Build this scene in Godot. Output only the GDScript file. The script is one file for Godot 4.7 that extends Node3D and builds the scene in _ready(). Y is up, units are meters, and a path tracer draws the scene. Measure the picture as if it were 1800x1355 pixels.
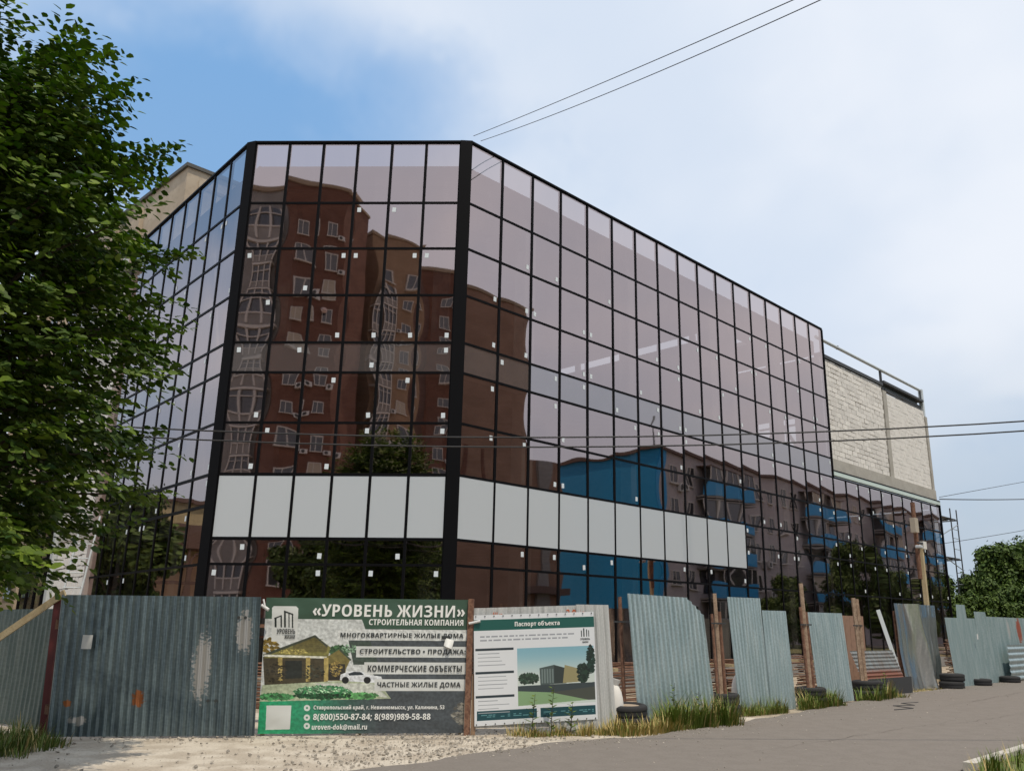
extends Node3D

# ---------------------------------------------------------------- helpers
var used := {}
var rng := RandomNumberGenerator.new()
var M := {}
var cache := {}
const EYE := 1.6
# plan frames of the building: origin (x, z) and direction of each glazed face
const RO := Vector2(-2.3941, -20.8160)
const RD := Vector2(0.68326, -0.73018)
const RN := Vector2(0.73018, 0.68326)
const CO := Vector2(-8.2706, -20.9207)
const CD := Vector2(0.99981, 0.01956)
const LO := Vector2(-8.4948, -20.9953)
const LD := Vector2(-0.67843, -0.73466)

func numbered(called: String) -> String:
	var n: int = used.get(called, 0)
	used[called] = n + 1
	return called if n == 0 else "%s_%03d" % [called, n]

func tag(o: Node, label: String, category: String, group := "") -> Node:
	o.set_meta("label", label)
	o.set_meta("category", category)
	if group != "":
		o.set_meta("group", group)
	return o

func thing(called: String, label: String, category: String, at := Vector3.ZERO, basis := Basis.IDENTITY, group := "") -> Node3D:
	var o := Node3D.new()
	o.name = numbered(called)
	add_child(o)
	o.transform = Transform3D(basis, at)
	tag(o, label, category, group)
	return o

func node(called: String, parent: Node, at := Vector3.ZERO, basis := Basis.IDENTITY) -> Node3D:
	var o := Node3D.new()
	o.name = called
	parent.add_child(o, true)
	o.transform = Transform3D(basis, at)
	return o

func put(called: String, mesh: Mesh, m: Material, parent: Node, at := Vector3.ZERO, basis := Basis.IDENTITY) -> MeshInstance3D:
	var o := MeshInstance3D.new()
	o.name = numbered(called) if parent == self else called
	o.mesh = mesh
	if m:
		o.material_override = m
	parent.add_child(o, true)
	o.transform = Transform3D(basis, at)
	return o

func struct(called: String, mesh: Mesh, m: Material, at := Vector3.ZERO, basis := Basis.IDENTITY) -> MeshInstance3D:
	var o := put(called, mesh, m, self, at, basis)
	o.set_meta("kind", "structure")
	return o

func box_mesh(size: Vector3) -> Mesh:
	var k := "b%.4f,%.4f,%.4f" % [size.x, size.y, size.z]
	if not cache.has(k):
		var b := BoxMesh.new()
		b.size = size
		cache[k] = b
	return cache[k]

func box(called: String, parent: Node, at: Vector3, size: Vector3, m: Material, basis := Basis.IDENTITY) -> MeshInstance3D:
	return put(called, box_mesh(size), m, parent, at, basis)

# a box with chamfered long edges, c is the chamfer
func chamfer_mesh(size: Vector3, c: float) -> Mesh:
	var k := "c%.4f,%.4f,%.4f,%.4f" % [size.x, size.y, size.z, c]
	if cache.has(k):
		return cache[k]
	var st := SurfaceTool.new()
	st.begin(Mesh.PRIMITIVE_TRIANGLES)
	var h := size / 2.0
	var pts := []
	for sx in [-1.0, 1.0]:
		for sy in [-1.0, 1.0]:
			for sz in [-1.0, 1.0]:
				for ax in 3:
					var p := Vector3(h.x * sx, h.y * sy, h.z * sz)
					for q in 3:
						if q != ax:
							p[q] -= c * signf(p[q])
					pts.append(p)
	hull(st, pts)
	st.generate_normals()
	cache[k] = st.commit()
	return cache[k]

# convex hull of a small point set by brute force over planes
func hull(st: SurfaceTool, pts: Array) -> void:
	var n := pts.size()
	var done := {}
	for i in n:
		for j in range(i + 1, n):
			for k in range(j + 1, n):
				var nn: Vector3 = (pts[j] - pts[i]).cross(pts[k] - pts[i])
				if nn.length() < 1e-9:
					continue
				nn = nn.normalized()
				var d := nn.dot(pts[i])
				var pos := 0
				var neg := 0
				var on := []
				for q in n:
					var e: float = nn.dot(pts[q]) - d
					if e > 1e-5:
						pos += 1
					elif e < -1e-5:
						neg += 1
					else:
						on.append(q)
				if pos > 0 and neg > 0:
					continue
				if pos > 0:
					nn = -nn
				var key := str(on)
				if done.has(key):
					continue
				done[key] = true
				var c := Vector3.ZERO
				for q in on:
					c += pts[q]
				c /= on.size()
				var u: Vector3 = (pts[on[0]] - c).normalized()
				var v := nn.cross(u)
				var sorted := on.duplicate()
				sorted.sort_custom(func(a, b): return atan2((pts[a] - c).dot(v), (pts[a] - c).dot(u)) > atan2((pts[b] - c).dot(v), (pts[b] - c).dot(u)))
				for q in range(1, sorted.size() - 1):
					for w in [sorted[0], sorted[q], sorted[q + 1]]:
						st.set_smooth_group(-1)
						st.add_vertex(pts[w])

func look_basis(dir: Vector3) -> Basis:
	var y := dir.normalized()
	var x := y.cross(Vector3(0, 0, 1)) if absf(y.z) < 0.9 else y.cross(Vector3(1, 0, 0))
	x = x.normalized()
	return Basis(x, y, x.cross(y))

func tube(called: String, parent: Node, a: Vector3, b: Vector3, r: float, m: Material, sides := 8, r2 := -1.0) -> MeshInstance3D:
	var l := a.distance_to(b)
	var k := "t%.3f,%.4f,%.4f,%d" % [l, r, r2, sides]
	if not cache.has(k):
		var c := CylinderMesh.new()
		c.height = l
		c.bottom_radius = r
		c.top_radius = r if r2 < 0 else r2
		c.radial_segments = sides
		c.rings = 1
		cache[k] = c
	return put(called, cache[k], m, parent, (a + b) / 2.0, look_basis(b - a))

# square bar between two points
func bar(called: String, parent: Node, a: Vector3, b: Vector3, w: float, t: float, m: Material) -> MeshInstance3D:
	return put(called, box_mesh(Vector3(w, a.distance_to(b), t)), m, parent, (a + b) / 2.0, look_basis(b - a))

func frame_basis(d: Vector2) -> Basis:
	return Basis(Vector3(d.x, 0, d.y), Vector3.UP, Vector3(-d.y, 0, d.x))

func plan(o: Vector2, y := 0.0) -> Vector3:
	return Vector3(o.x, y, o.y)

func srgb(r: float, g: float, b: float, a := 1.0) -> Color:
	var c := Color(r, g, b).linear_to_srgb()
	c.a = a
	return c

func mat(key: String, lin: Color, rough := 0.9, metal := 0.0) -> StandardMaterial3D:
	var m := StandardMaterial3D.new()
	m.resource_name = key
	m.albedo_color = lin.linear_to_srgb()
	m.roughness = rough
	m.metallic = metal
	M[key] = m
	return m

# greyscale fractal noise picture that repeats without a seam
func noise_image(size: int, freq: float, seed_: int, octaves := 5, kind := FastNoiseLite.TYPE_SIMPLEX_SMOOTH) -> Image:
	var n := FastNoiseLite.new()
	n.seed = seed_
	n.noise_type = kind
	n.frequency = freq
	n.fractal_octaves = octaves
	return n.get_seamless_image(size, size)

# colours (linear) spread over two layers of noise: coarse patches and fine grain
func patch_texture(size: int, c0: Color, c1: Color, c2: Color, coarse: float, fine: float, seed_: int, grain := 0.5) -> ImageTexture:
	var a := noise_image(size, coarse, seed_)
	var b := noise_image(size, fine, seed_ + 7, 3)
	var im := Image.create(size, size, false, Image.FORMAT_RGB8)
	for y in size:
		for x in size:
			var u := a.get_pixel(x, y).r
			var v := b.get_pixel(x, y).r
			var c := c0.lerp(c1, smoothstep(0.25, 0.75, u))
			c = c.lerp(c2, smoothstep(1.0 - grain, 1.0, v))
			im.set_pixel(x, y, c.linear_to_srgb())
	return ImageTexture.create_from_image(im)

func textured(key: String, tex: Texture2D, scale: float, rough := 0.9, metal := 0.0, relief := 0.0, bump: Texture2D = null) -> StandardMaterial3D:
	var m := mat(key, Color(1, 1, 1), rough, metal)
	m.albedo_color = Color.WHITE
	m.albedo_texture = tex
	m.uv1_triplanar = true
	m.uv1_world_triplanar = true
	m.uv1_scale = Vector3.ONE * scale
	if relief > 0.0:
		m.heightmap_enabled = true
		m.heightmap_texture = bump if bump else tex
		m.heightmap_scale = relief
	return m

func array_mesh(v: PackedVector3Array, n: PackedVector3Array, c := PackedColorArray(), uv := PackedVector2Array(), idx := PackedInt32Array()) -> ArrayMesh:
	var a := []
	a.resize(Mesh.ARRAY_MAX)
	a[Mesh.ARRAY_VERTEX] = v
	a[Mesh.ARRAY_NORMAL] = n
	if c.size() > 0:
		a[Mesh.ARRAY_COLOR] = c
	if uv.size() > 0:
		a[Mesh.ARRAY_TEX_UV] = uv
	if idx.size() > 0:
		a[Mesh.ARRAY_INDEX] = idx
	var m := ArrayMesh.new()
	m.add_surface_from_arrays(Mesh.PRIMITIVE_TRIANGLES, a)
	return m

# a grid surface from f(u, v) -> Vector3, with UVs; smooth normals by differences
func grid_mesh(nu: int, nv: int, f: Callable) -> ArrayMesh:
	var v := PackedVector3Array()
	var n := PackedVector3Array()
	var uv := PackedVector2Array()
	var idx := PackedInt32Array()
	for j in nv + 1:
		for i in nu + 1:
			v.append(f.call(float(i) / nu, float(j) / nv))
			uv.append(Vector2(float(i) / nu, 1.0 - float(j) / nv))
	for j in nv + 1:
		for i in nu + 1:
			var l := v[j * (nu + 1) + maxi(i - 1, 0)]
			var r := v[j * (nu + 1) + mini(i + 1, nu)]
			var d := v[maxi(j - 1, 0) * (nu + 1) + i]
			var t := v[mini(j + 1, nv) * (nu + 1) + i]
			n.append((r - l).cross(t - d).normalized())
	for j in nv:
		for i in nu:
			var a := j * (nu + 1) + i
			idx.append_array([a, a + nu + 1, a + 1, a + 1, a + nu + 1, a + nu + 2])
	return array_mesh(v, n, PackedColorArray(), uv, idx)

# vertical prism from a plan outline (x, z), y0 to y1
func prism(outline: PackedVector2Array, y0: float, y1: float) -> ArrayMesh:
	var st := SurfaceTool.new()
	st.begin(Mesh.PRIMITIVE_TRIANGLES)
	st.set_smooth_group(-1)
	var tri := Geometry2D.triangulate_polygon(outline)
	for top in [true, false]:
		for t in range(0, tri.size(), 3):
			var q := [outline[tri[t]], outline[tri[t + 1]], outline[tri[t + 2]]]
			var up: bool = (q[1] - q[0]).cross(q[2] - q[0]) > 0.0
			if up != top:
				q.reverse()
			for w in q:
				st.add_vertex(Vector3(w.x, y1 if top else y0, w.y))
	var cw := Geometry2D.is_polygon_clockwise(outline)
	for i in outline.size():
		var a := outline[i]
		var b := outline[(i + 1) % outline.size()]
		if cw:
			var s := a
			a = b
			b = s
		for w in [Vector3(a.x, y0, a.y), Vector3(a.x, y1, a.y), Vector3(b.x, y1, b.y), Vector3(a.x, y0, a.y), Vector3(b.x, y1, b.y), Vector3(b.x, y0, b.y)]:
			st.add_vertex(w)
	st.generate_normals()
	return st.commit()

# ---------------------------------------------------------------- the scene
func _ready() -> void:
	rng.seed = 20240611
	set_camera_and_light()
	make_materials()
	build_ground()
	build_main_building()
	build_neighbours()
	build_mirrored_street()
	build_trees()
	build_fence()
	build_details()

func set_camera_and_light() -> void:
	var cam := Camera3D.new()
	cam.name = "camera"
	cam.projection = Camera3D.PROJECTION_FRUSTUM
	cam.near = 0.1
	cam.far = 2500.0
	cam.size = 0.1 * 1355.0 / 1517.75
	cam.frustum_offset = Vector2(-0.1 * 79.5 / 1517.75, 0.0)
	cam.position = Vector3(0, EYE, 0)
	cam.rotation = Vector3(0.2741, 0, 0.008)
	add_child(cam)
	cam.current = true

	var env := Environment.new()
	env.background_mode = Environment.BG_SKY
	var sky := Sky.new()
	var pan := PanoramaSkyMaterial.new()
	pan.panorama = sky_picture()
	sky.sky_material = pan
	env.sky = sky
	env.ambient_light_source = Environment.AMBIENT_SOURCE_SKY
	env.tonemap_mode = Environment.TONE_MAPPER_LINEAR
	env.tonemap_exposure = 1.06
	env.sdfgi_enabled = true
	env.ssao_enabled = true
	env.ssil_enabled = true
	var we := WorldEnvironment.new()
	we.name = "environment"
	we.environment = env
	add_child(we)

	# high summer sun behind the camera, a little to the right
	var sun := DirectionalLight3D.new()
	sun.name = "sun"
	sun.light_energy = 0.9
	sun.light_color = Color(1.0, 0.95, 0.87)
	sun.light_angular_distance = 0.6
	sun.shadow_enabled = true
	add_child(sun)
	sun.look_at_from_position(Vector3(0.17, 0.90, 0.38), Vector3.ZERO, Vector3(0, 0, 1))

# blue sky under thin broken cloud; the open blue patch stands over the left of the building
func sky_picture() -> ImageTexture:
	var w := 1024
	var h := 512
	var im := Image.create(w, h, false, Image.FORMAT_RGBF)
	var n1 := FastNoiseLite.new()
	n1.seed = 11
	n1.frequency = 0.55
	n1.fractal_octaves = 6
	n1.domain_warp_enabled = true
	n1.domain_warp_amplitude = 0.5
	n1.domain_warp_frequency = 0.7
	var n2 := FastNoiseLite.new()
	n2.seed = 31
	n2.frequency = 1.7
	n2.fractal_octaves = 5
	var hole := dir_of(-26.0, 30.0)
	var hole2 := dir_of(-11.0, 32.0)
	var hole3 := dir_of(-58.0, 30.0)
	for y in h:
		var el := PI / 2.0 - (y + 0.5) / h * PI
		for x in w:
			var az := (x + 0.5) / w * TAU
			if el < -0.02:
				im.set_pixel(x, y, Color(0.24, 0.23, 0.21))
				continue
			var d := Vector3(sin(az) * cos(el), sin(el), -cos(az) * cos(el))
			var p := d / (maxf(d.y, 0.0) + 0.32)
			var blue := Color(0.40, 0.52, 0.63).lerp(Color(0.14, 0.36, 0.72), pow(clampf(d.y, 0.0, 1.0), 0.5))
			var c := n1.get_noise_3d(p.x * 1.6, p.y, p.z * 1.6) * 0.75 + n2.get_noise_3d(p.x * 1.4, p.y, p.z * 1.4) * 0.3
			var open := exp(-pow(hole.angle_to(d) / 0.15, 2.0)) * 0.95 + exp(-pow(hole2.angle_to(d) / 0.13, 2.0)) * 0.6 + exp(-pow(hole3.angle_to(d) / 0.34, 2.0)) * 0.8
			var cover := smoothstep(-0.5, 0.45, c * 0.9 + 0.6 - 1.2 * open)
			var thick := smoothstep(0.1, 0.9, n2.get_noise_3d(p.x * 0.6 + 9.0, p.y, p.z * 0.6) + 0.5 + 0.4 * c)
			var white := Color(0.66, 0.74, 0.86).lerp(Color(0.82, 0.86, 0.93), thick)
			white = white.lerp(Color(0.42, 0.51, 0.60), smoothstep(0.36, 0.02, d.y) * 0.9)
			im.set_pixel(x, y, blue.lerp(white, cover * 0.97))
	return ImageTexture.create_from_image(im)

func dir_of(az_deg: float, el_deg: float) -> Vector3:
	var a := deg_to_rad(az_deg)
	var e := deg_to_rad(el_deg)
	return Vector3(sin(a) * cos(e), sin(e), -cos(a) * cos(e))

# ---------------------------------------------------------------- materials
func make_materials() -> void:
	# coated bronze glass: part mirror, part see-through
	var smear := patch_texture(64, Color(1, 1, 1), Color(0.985, 0.985, 0.985), Color(0.99, 0.99, 0.99), 0.01, 0.03, 3)
	var g := mat("bronze_glass", Color(0.595, 0.475, 0.45), 0.015, 1.0)
	g.albedo_texture = smear
	g.transparency = BaseMaterial3D.TRANSPARENCY_ALPHA
	g.albedo_color.a = 0.77
	# spandrel glass before the floor slab: greyer, nearly closed
	var sg := mat("spandrel_glass", Color(0.40, 0.355, 0.35), 0.015, 0.86)
	sg.albedo_texture = smear
	sg.transparency = BaseMaterial3D.TRANSPARENCY_ALPHA
	sg.albedo_color.a = 0.97
	mat("black_aluminium", Color(0.005, 0.005, 0.006), 0.5, 0.0).metallic_specular = 0.18
	var wp := mat("white_panel", Color(0.485, 0.52, 0.55), 0.3, 0.0)
	wp.clearcoat_enabled = true
	wp.clearcoat = 0.5
	wp.clearcoat_roughness = 0.1
	mat("sticker", Color(0.62, 0.68, 0.72), 0.7)
	mat("sticker_print", Color(0.10, 0.22, 0.35), 0.7)
	textured("concrete", patch_texture(256, Color(0.36, 0.34, 0.30), Color(0.43, 0.41, 0.37), Color(0.30, 0.285, 0.26), 0.012, 0.08, 21), 0.35, 0.92, 0.0, 0.4)
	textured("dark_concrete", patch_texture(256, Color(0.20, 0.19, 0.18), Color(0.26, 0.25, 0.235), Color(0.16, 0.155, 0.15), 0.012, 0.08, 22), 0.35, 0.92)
	textured("interior_wall", patch_texture(256, Color(0.27, 0.23, 0.22), Color(0.33, 0.28, 0.26), Color(0.22, 0.2, 0.19), 0.012, 0.06, 24), 0.25, 0.95)
	for i in 4:
		var t := 0.60 + 0.035 * i
		textured("block_%d" % i, patch_texture(128, Color(t, t * 0.965, t * 0.91), Color(t * 1.1, t * 1.06, t), Color(t * 0.85, t * 0.81, t * 0.76), 0.02, 0.12, 40 + i), 0.8, 0.95)
	mat("mortar_gap", Color(0.075, 0.068, 0.06), 1.0)
	mat("mortar", Color(0.36, 0.34, 0.31), 1.0)
	mat("bitumen", Color(0.05, 0.048, 0.046), 0.95)
	mat("flashing", Color(0.60, 0.70, 0.64), 0.35, 0.2)
	mat("steel_grey", Color(0.30, 0.33, 0.34), 0.5, 0.4)
	mat("dark_steel", Color(0.05, 0.052, 0.055), 0.6, 0.2)
	mat("pale_steel", Color(0.55, 0.58, 0.58), 0.45, 0.3)
	textured("tan_wall", patch_texture(256, Color(0.40, 0.33, 0.25), Color(0.47, 0.40, 0.31), Color(0.35, 0.29, 0.22), 0.01, 0.05, 61), 0.15, 0.95)
	mat("tan_trim", Color(0.30, 0.23, 0.16), 0.9)
	mat("roof_edge", Color(0.07, 0.07, 0.065), 0.7)
	# ground
	var fine := ImageTexture.create_from_image(noise_image(512, 0.11, 301, 4))
	textured("asphalt", patch_texture(512, Color(0.168, 0.147, 0.127), Color(0.180, 0.158, 0.137), Color(0.115, 0.10, 0.086), 0.02, 0.2, 71, 0.42), 0.22, 0.95, 0.0, 0.5, fine)
	textured("sand", patch_texture(512, Color(0.40, 0.345, 0.275), Color(0.53, 0.475, 0.395), Color(0.26, 0.22, 0.17), 0.008, 0.10, 72, 0.38), 0.33, 1.0, 0.0, 1.6, fine)
	textured("site_soil", patch_texture(512, Color(0.28, 0.23, 0.17), Color(0.40, 0.34, 0.26), Color(0.18, 0.15, 0.11), 0.008, 0.08, 73, 0.45), 0.25, 1.0, 0.0, 2.0, fine)
	textured("kerb", patch_texture(128, Color(0.42, 0.39, 0.34), Color(0.50, 0.47, 0.42), Color(0.32, 0.3, 0.27), 0.02, 0.1, 74), 0.6, 0.95)
	textured("turf", patch_texture(256, Color(0.07, 0.10, 0.025), Color(0.14, 0.14, 0.05), Color(0.20, 0.17, 0.09), 0.01, 0.07, 75), 0.4, 1.0, 0.0, 2.0)
	mat("crack", Color(0.10, 0.085, 0.07), 1.0)
	for i in 3:
		var t := 0.24 + 0.08 * i
		mat("stone_%d" % i, Color(t, t * 0.9, t * 0.76), 0.95)
	# mirrored houses
	textured("red_brick", patch_texture(256, Color(0.125, 0.056, 0.038), Color(0.16, 0.074, 0.05), Color(0.10, 0.045, 0.032), 0.01, 0.12, 81), 0.2, 0.95)
	textured("brown_brick", patch_texture(256, Color(0.24, 0.145, 0.10), Color(0.29, 0.178, 0.125), Color(0.19, 0.115, 0.08), 0.01, 0.12, 82), 0.2, 0.95)
	textured("tan_brick", patch_texture(256, Color(0.25, 0.165, 0.105), Color(0.30, 0.20, 0.13), Color(0.21, 0.138, 0.09), 0.01, 0.12, 83), 0.2, 0.95)
	textured("grey_render", patch_texture(256, Color(0.24, 0.225, 0.21), Color(0.29, 0.275, 0.26), Color(0.21, 0.195, 0.18), 0.01, 0.08, 84), 0.15, 0.95)
	textured("panel_wall", patch_texture(256, Color(0.40, 0.365, 0.36), Color(0.46, 0.42, 0.42), Color(0.34, 0.31, 0.31), 0.008, 0.05, 85), 0.1, 0.95)
	textured("olive_wall", patch_texture(256, Color(0.40, 0.35, 0.19), Color(0.46, 0.41, 0.24), Color(0.33, 0.29, 0.16), 0.01, 0.05, 86), 0.15, 0.95)
	mat("peach_wall", Color(0.62, 0.46, 0.33), 0.9)
	mat("arcade_brown", Color(0.12, 0.075, 0.06), 0.8)
	mat("blue_sheet", Color(0.012, 0.27, 0.55), 0.55)
	mat("window_white", Color(0.56, 0.53, 0.49), 0.6)
	var wg := mat("window_glass", Color(0.045, 0.045, 0.05), 0.05)
	wg.metallic_specular = 0.7
	mat("curtain_beige", Color(0.40, 0.35, 0.28), 0.9)
	mat("cooler", Color(0.55, 0.54, 0.52), 0.6)
	mat("cooler_fan", Color(0.05, 0.05, 0.05), 0.8)
	mat("dish", Color(0.55, 0.42, 0.38), 0.6)
	# fence
	mat("timber", Color(0.46, 0.37, 0.22), 0.9)
	textured("plank", patch_texture(128, Color(0.42, 0.33, 0.19), Color(0.52, 0.43, 0.27), Color(0.30, 0.22, 0.12), 0.02, 0.15, 91), 1.5, 0.9)
	textured("rusty", patch_texture(128, Color(0.13, 0.062, 0.04), Color(0.22, 0.118, 0.075), Color(0.08, 0.04, 0.028), 0.03, 0.12, 92), 2.0, 0.9)
	textured("pipe_tan", patch_texture(128, Color(0.27, 0.185, 0.125), Color(0.37, 0.27, 0.19), Color(0.17, 0.105, 0.07), 0.03, 0.12, 93), 1.5, 0.8)
	mat("red_paint", Color(0.10, 0.012, 0.012), 0.6)
	mat("tyre", Color(0.018, 0.018, 0.019), 0.85)
	mat("tyre_dust", Color(0.33, 0.26, 0.19), 1.0)
	mat("paper", Color(0.55, 0.55, 0.52), 0.9)
	mat("white_cloth", Color(0.62, 0.62, 0.61), 0.9)
	mat("cable", Color(0.03, 0.03, 0.033), 0.7)
	mat("sack", Color(0.66, 0.64, 0.60), 0.9)
	mat("print_white", Color(0.78, 0.79, 0.76), 0.6)
	mat("print_dark", Color(0.03, 0.035, 0.035), 0.6)
	mat("print_grey", Color(0.36, 0.37, 0.39), 0.6)
	mat("print_green", Color(0.025, 0.10, 0.085), 0.6)
	mat("bark", Color(0.055, 0.042, 0.03), 0.95)
	for k in [["leaf_linden", Color(1, 1, 1), Color(0.42, 0.58, 0.07)], ["leaf_far", Color(1, 1, 1), Color(0.18, 0.28, 0.05)], ["grass", Color(1, 1, 1), Color(0.2, 0.3, 0.05)]]:
		var m := mat(k[0], k[1], 0.6)
		m.vertex_color_use_as_albedo = true
		m.backlight_enabled = true
		m.backlight = (k[2] as Color)
		m.metallic_specular = 0.35

# ---------------------------------------------------------------- ground, road, kerb
func flat(outline: PackedVector2Array, y: float) -> ArrayMesh:
	var st := SurfaceTool.new()
	st.begin(Mesh.PRIMITIVE_TRIANGLES)
	var tri := Geometry2D.triangulate_polygon(outline)
	for t in range(0, tri.size(), 3):
		var q := [outline[tri[t]], outline[tri[t + 1]], outline[tri[t + 2]]]
		if (q[1] - q[0]).cross(q[2] - q[0]) < 0.0:
			q.reverse()
		for w in q:
			st.set_normal(Vector3.UP)
			st.add_vertex(Vector3(w.x, y, w.y))
	return st.commit()

# points along the near edge of the fence strip: where asphalt begins
const ROAD_EDGE := [[-7.0, -5.0], [-4.6, -7.6], [-3.0, -9.6], [-1.9, -11.0], [-1.06, -12.0], [0.1, -13.35], [1.24, -14.0], [2.73, -15.6], [4.79, -18.2], [7.2, -21.4], [9.54, -24.3], [12.4, -27.4], [15.36, -30.4]]

func build_ground() -> void:
	var big := PackedVector2Array([Vector2(-900, -1200), Vector2(900, -1200), Vector2(900, 600), Vector2(-900, 600)])
	struct("ground", flat(big, -0.012), M.site_soil)
	# sandy apron before the gate and along the fence foot, a little uneven
	var nz := FastNoiseLite.new()
	nz.seed = 5
	nz.frequency = 0.5
	nz.fractal_octaves = 4
	var apron := grid_mesh(110, 90, func(u: float, v: float) -> Vector3:
		var x := -22.0 + 26.0 * u
		var z := -5.0 - 12.5 * v
		return Vector3(x, -0.002 + 0.03 * maxf(nz.get_noise_2d(x * 3.0, z * 3.0), -0.1), z))
	struct("gravel_apron", apron, M.sand)
	# asphalt road: along the fence, and the place where the camera stands; its edge is ragged
	var o := PackedVector2Array()
	var r := RandomNumberGenerator.new()
	r.seed = 4
	for i in ROAD_EDGE.size() - 1:
		for k in 6:
			var t := k / 6.0
			var p := Vector2(ROAD_EDGE[i][0], ROAD_EDGE[i][1]).lerp(Vector2(ROAD_EDGE[i + 1][0], ROAD_EDGE[i + 1][1]), t)
			o.append(p + RN * r.randf_range(-0.10, 0.10))
	var far := Vector2(15.36, -30.4)
	o.append(far)
	o.append(far + RD * 60.0)
	o.append(far + RD * 60.0 + RN * 4.9)
	o.append(Vector2(4.72, -10.9))
	o.append(Vector2(2.0, -8.0))
	o.append(Vector2(1.0, 8.0))
	o.append(Vector2(-9.0, 8.0))
	var road := struct("road", flat(o, 0.030), M.asphalt)
	# cracks in the asphalt
	for q in [[Vector2(2.2, -12.0), Vector2(7.5, -17.4), 0.006], [Vector2(8.5, -20.0), Vector2(14.0, -26.5), 0.010], [Vector2(6.3, -15.6), Vector2(9.8, -18.6), 0.007]]:
		var left := PackedVector2Array()
		var right := PackedVector2Array()
		var dirv: Vector2 = (q[1] - q[0]).normalized()
		var side := Vector2(-dirv.y, dirv.x)
		var wob := 0.0
		for k in 41:
			wob += r.randf_range(-0.05, 0.05)
			var p: Vector2 = (q[0] as Vector2).lerp(q[1], k / 40.0) + side * wob
			var hw: float = q[2] * r.randf_range(0.3, 1.0) * sin(PI * (k + 0.6) / 41.0)
			left.append(p + side * hw)
			right.append(p - side * hw)
		right.reverse()
		left.append_array(right)
		put("crack", flat(left, 0.036), M.crack, road)
	# verge beyond the kerb
	var k0 := Vector2(4.80, -10.95)
	var verge := PackedVector2Array([k0 + RN * 0.16, k0 + RD * 70.0 + RN * 0.16, k0 + RD * 70.0 + RN * 16.0, k0 - RD * 14.0 + RN * 16.0, k0 - RD * 3.0 + RN * 2.0])
	struct("verge", flat(verge, 0.075), M.turf)
	var kerb := node("kerb", self)
	kerb.set_meta("kind", "structure")
	for i in 26:
		var a := k0 + RD * (i * 1.0 + 0.5)
		box("kerb_stone", kerb, Vector3(a.x, 0.05, a.y) + Vector3(RN.x, 0, RN.y) * 0.07, Vector3(0.985, 0.15, 0.15), M.kerb, frame_basis(RD) * Basis(Vector3.RIGHT, r.randf_range(-0.02, 0.02)))
	build_stones()

func stone_mesh(seed_: int) -> ArrayMesh:
	var r := RandomNumberGenerator.new()
	r.seed = seed_
	var pts := []
	for i in 9:
		pts.append(Vector3(r.randf_range(-1, 1), r.randf_range(-0.7, 0.7), r.randf_range(-1, 1)).normalized() * r.randf_range(0.7, 1.0) * Vector3(1, 0.65, 0.85))
	var st := SurfaceTool.new()
	st.begin(Mesh.PRIMITIVE_TRIANGLES)
	hull(st, pts)
	st.generate_normals()
	return st.commit()

func build_stones() -> void:
	var r := RandomNumberGenerator.new()
	r.seed = 77
	for k in 3:
		var mm := MultiMesh.new()
		mm.transform_format = MultiMesh.TRANSFORM_3D
		mm.mesh = stone_mesh(100 + k)
		var list := []
		while list.size() < 900:
			var p := Vector2(r.randf_range(-9.0, 3.2), r.randf_range(-15.2, -8.5))
			# thickest in the wedge in front of the banner, along the asphalt edge
			var w := exp(-pow((p - Vector2(-1.5, -13.2)).length() / 1.5, 2.0)) + 0.5 * exp(-pow((p - Vector2(-2.2, -11.8)).length() / 1.2, 2.0)) + 0.06 + 0.3 * exp(-pow((p.y + 13.6) / 0.5, 2.0)) * (1.0 if p.x < -4.0 else 0.4)
			if (p - Vector2(-1.06, -12.0)).dot(Vector2(0.76, 0.65)) > 0.35 or r.randf() > w:
				continue
			if p.x > -0.6 and p.y < -14.4:
				continue
			list.append(p)
		for i in 420:
			var e := r.randi_range(4, ROAD_EDGE.size() - 2)
			var p := Vector2(ROAD_EDGE[e][0], ROAD_EDGE[e][1]).lerp(Vector2(ROAD_EDGE[e + 1][0], ROAD_EDGE[e + 1][1]), r.randf()) + RN * absf(r.randfn()) * 0.35 * (1.0 if r.randf() < 0.75 else 6.0)
			list.append(p)
		mm.instance_count = list.size()
		for i in list.size():
			var s := (0.010 + 0.030 * pow(r.randf(), 2.5)) * (1.0 if i < 900 else 0.6)
			var b := Basis.from_euler(Vector3(r.randf_range(-0.3, 0.3), r.randf() * TAU, r.randf_range(-0.3, 0.3))).scaled(Vector3.ONE * s)
			mm.set_instance_transform(i, Transform3D(b, Vector3(list[i].x, (0.012 if i < 900 else 0.031) + s * 0.25, list[i].y)))
		var o := MultiMeshInstance3D.new()
		o.name = numbered("gravel")
		o.multimesh = mm
		o.material_override = M["stone_%d" % k]
		add_child(o)
		o.set_meta("kind", "stuff")
		tag(o, ["fine brown gravel scattered before the banner and gate", "paler beige gravel scattered before the banner and gate", "lightest stone chips scattered before the banner and gate"][k], "gravel")

# ---------------------------------------------------------------- the glazed building
const YS := [14.273, 12.475, 11.156, 9.845, 8.556, 7.759, 6.458, 5.164, 3.614, 3.011, 0.55]
const YB := [14.273, 12.475, 11.156, 9.845, 8.556, 7.759, 6.458, 5.164, 4.395, 3.0, 0.55]

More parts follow.
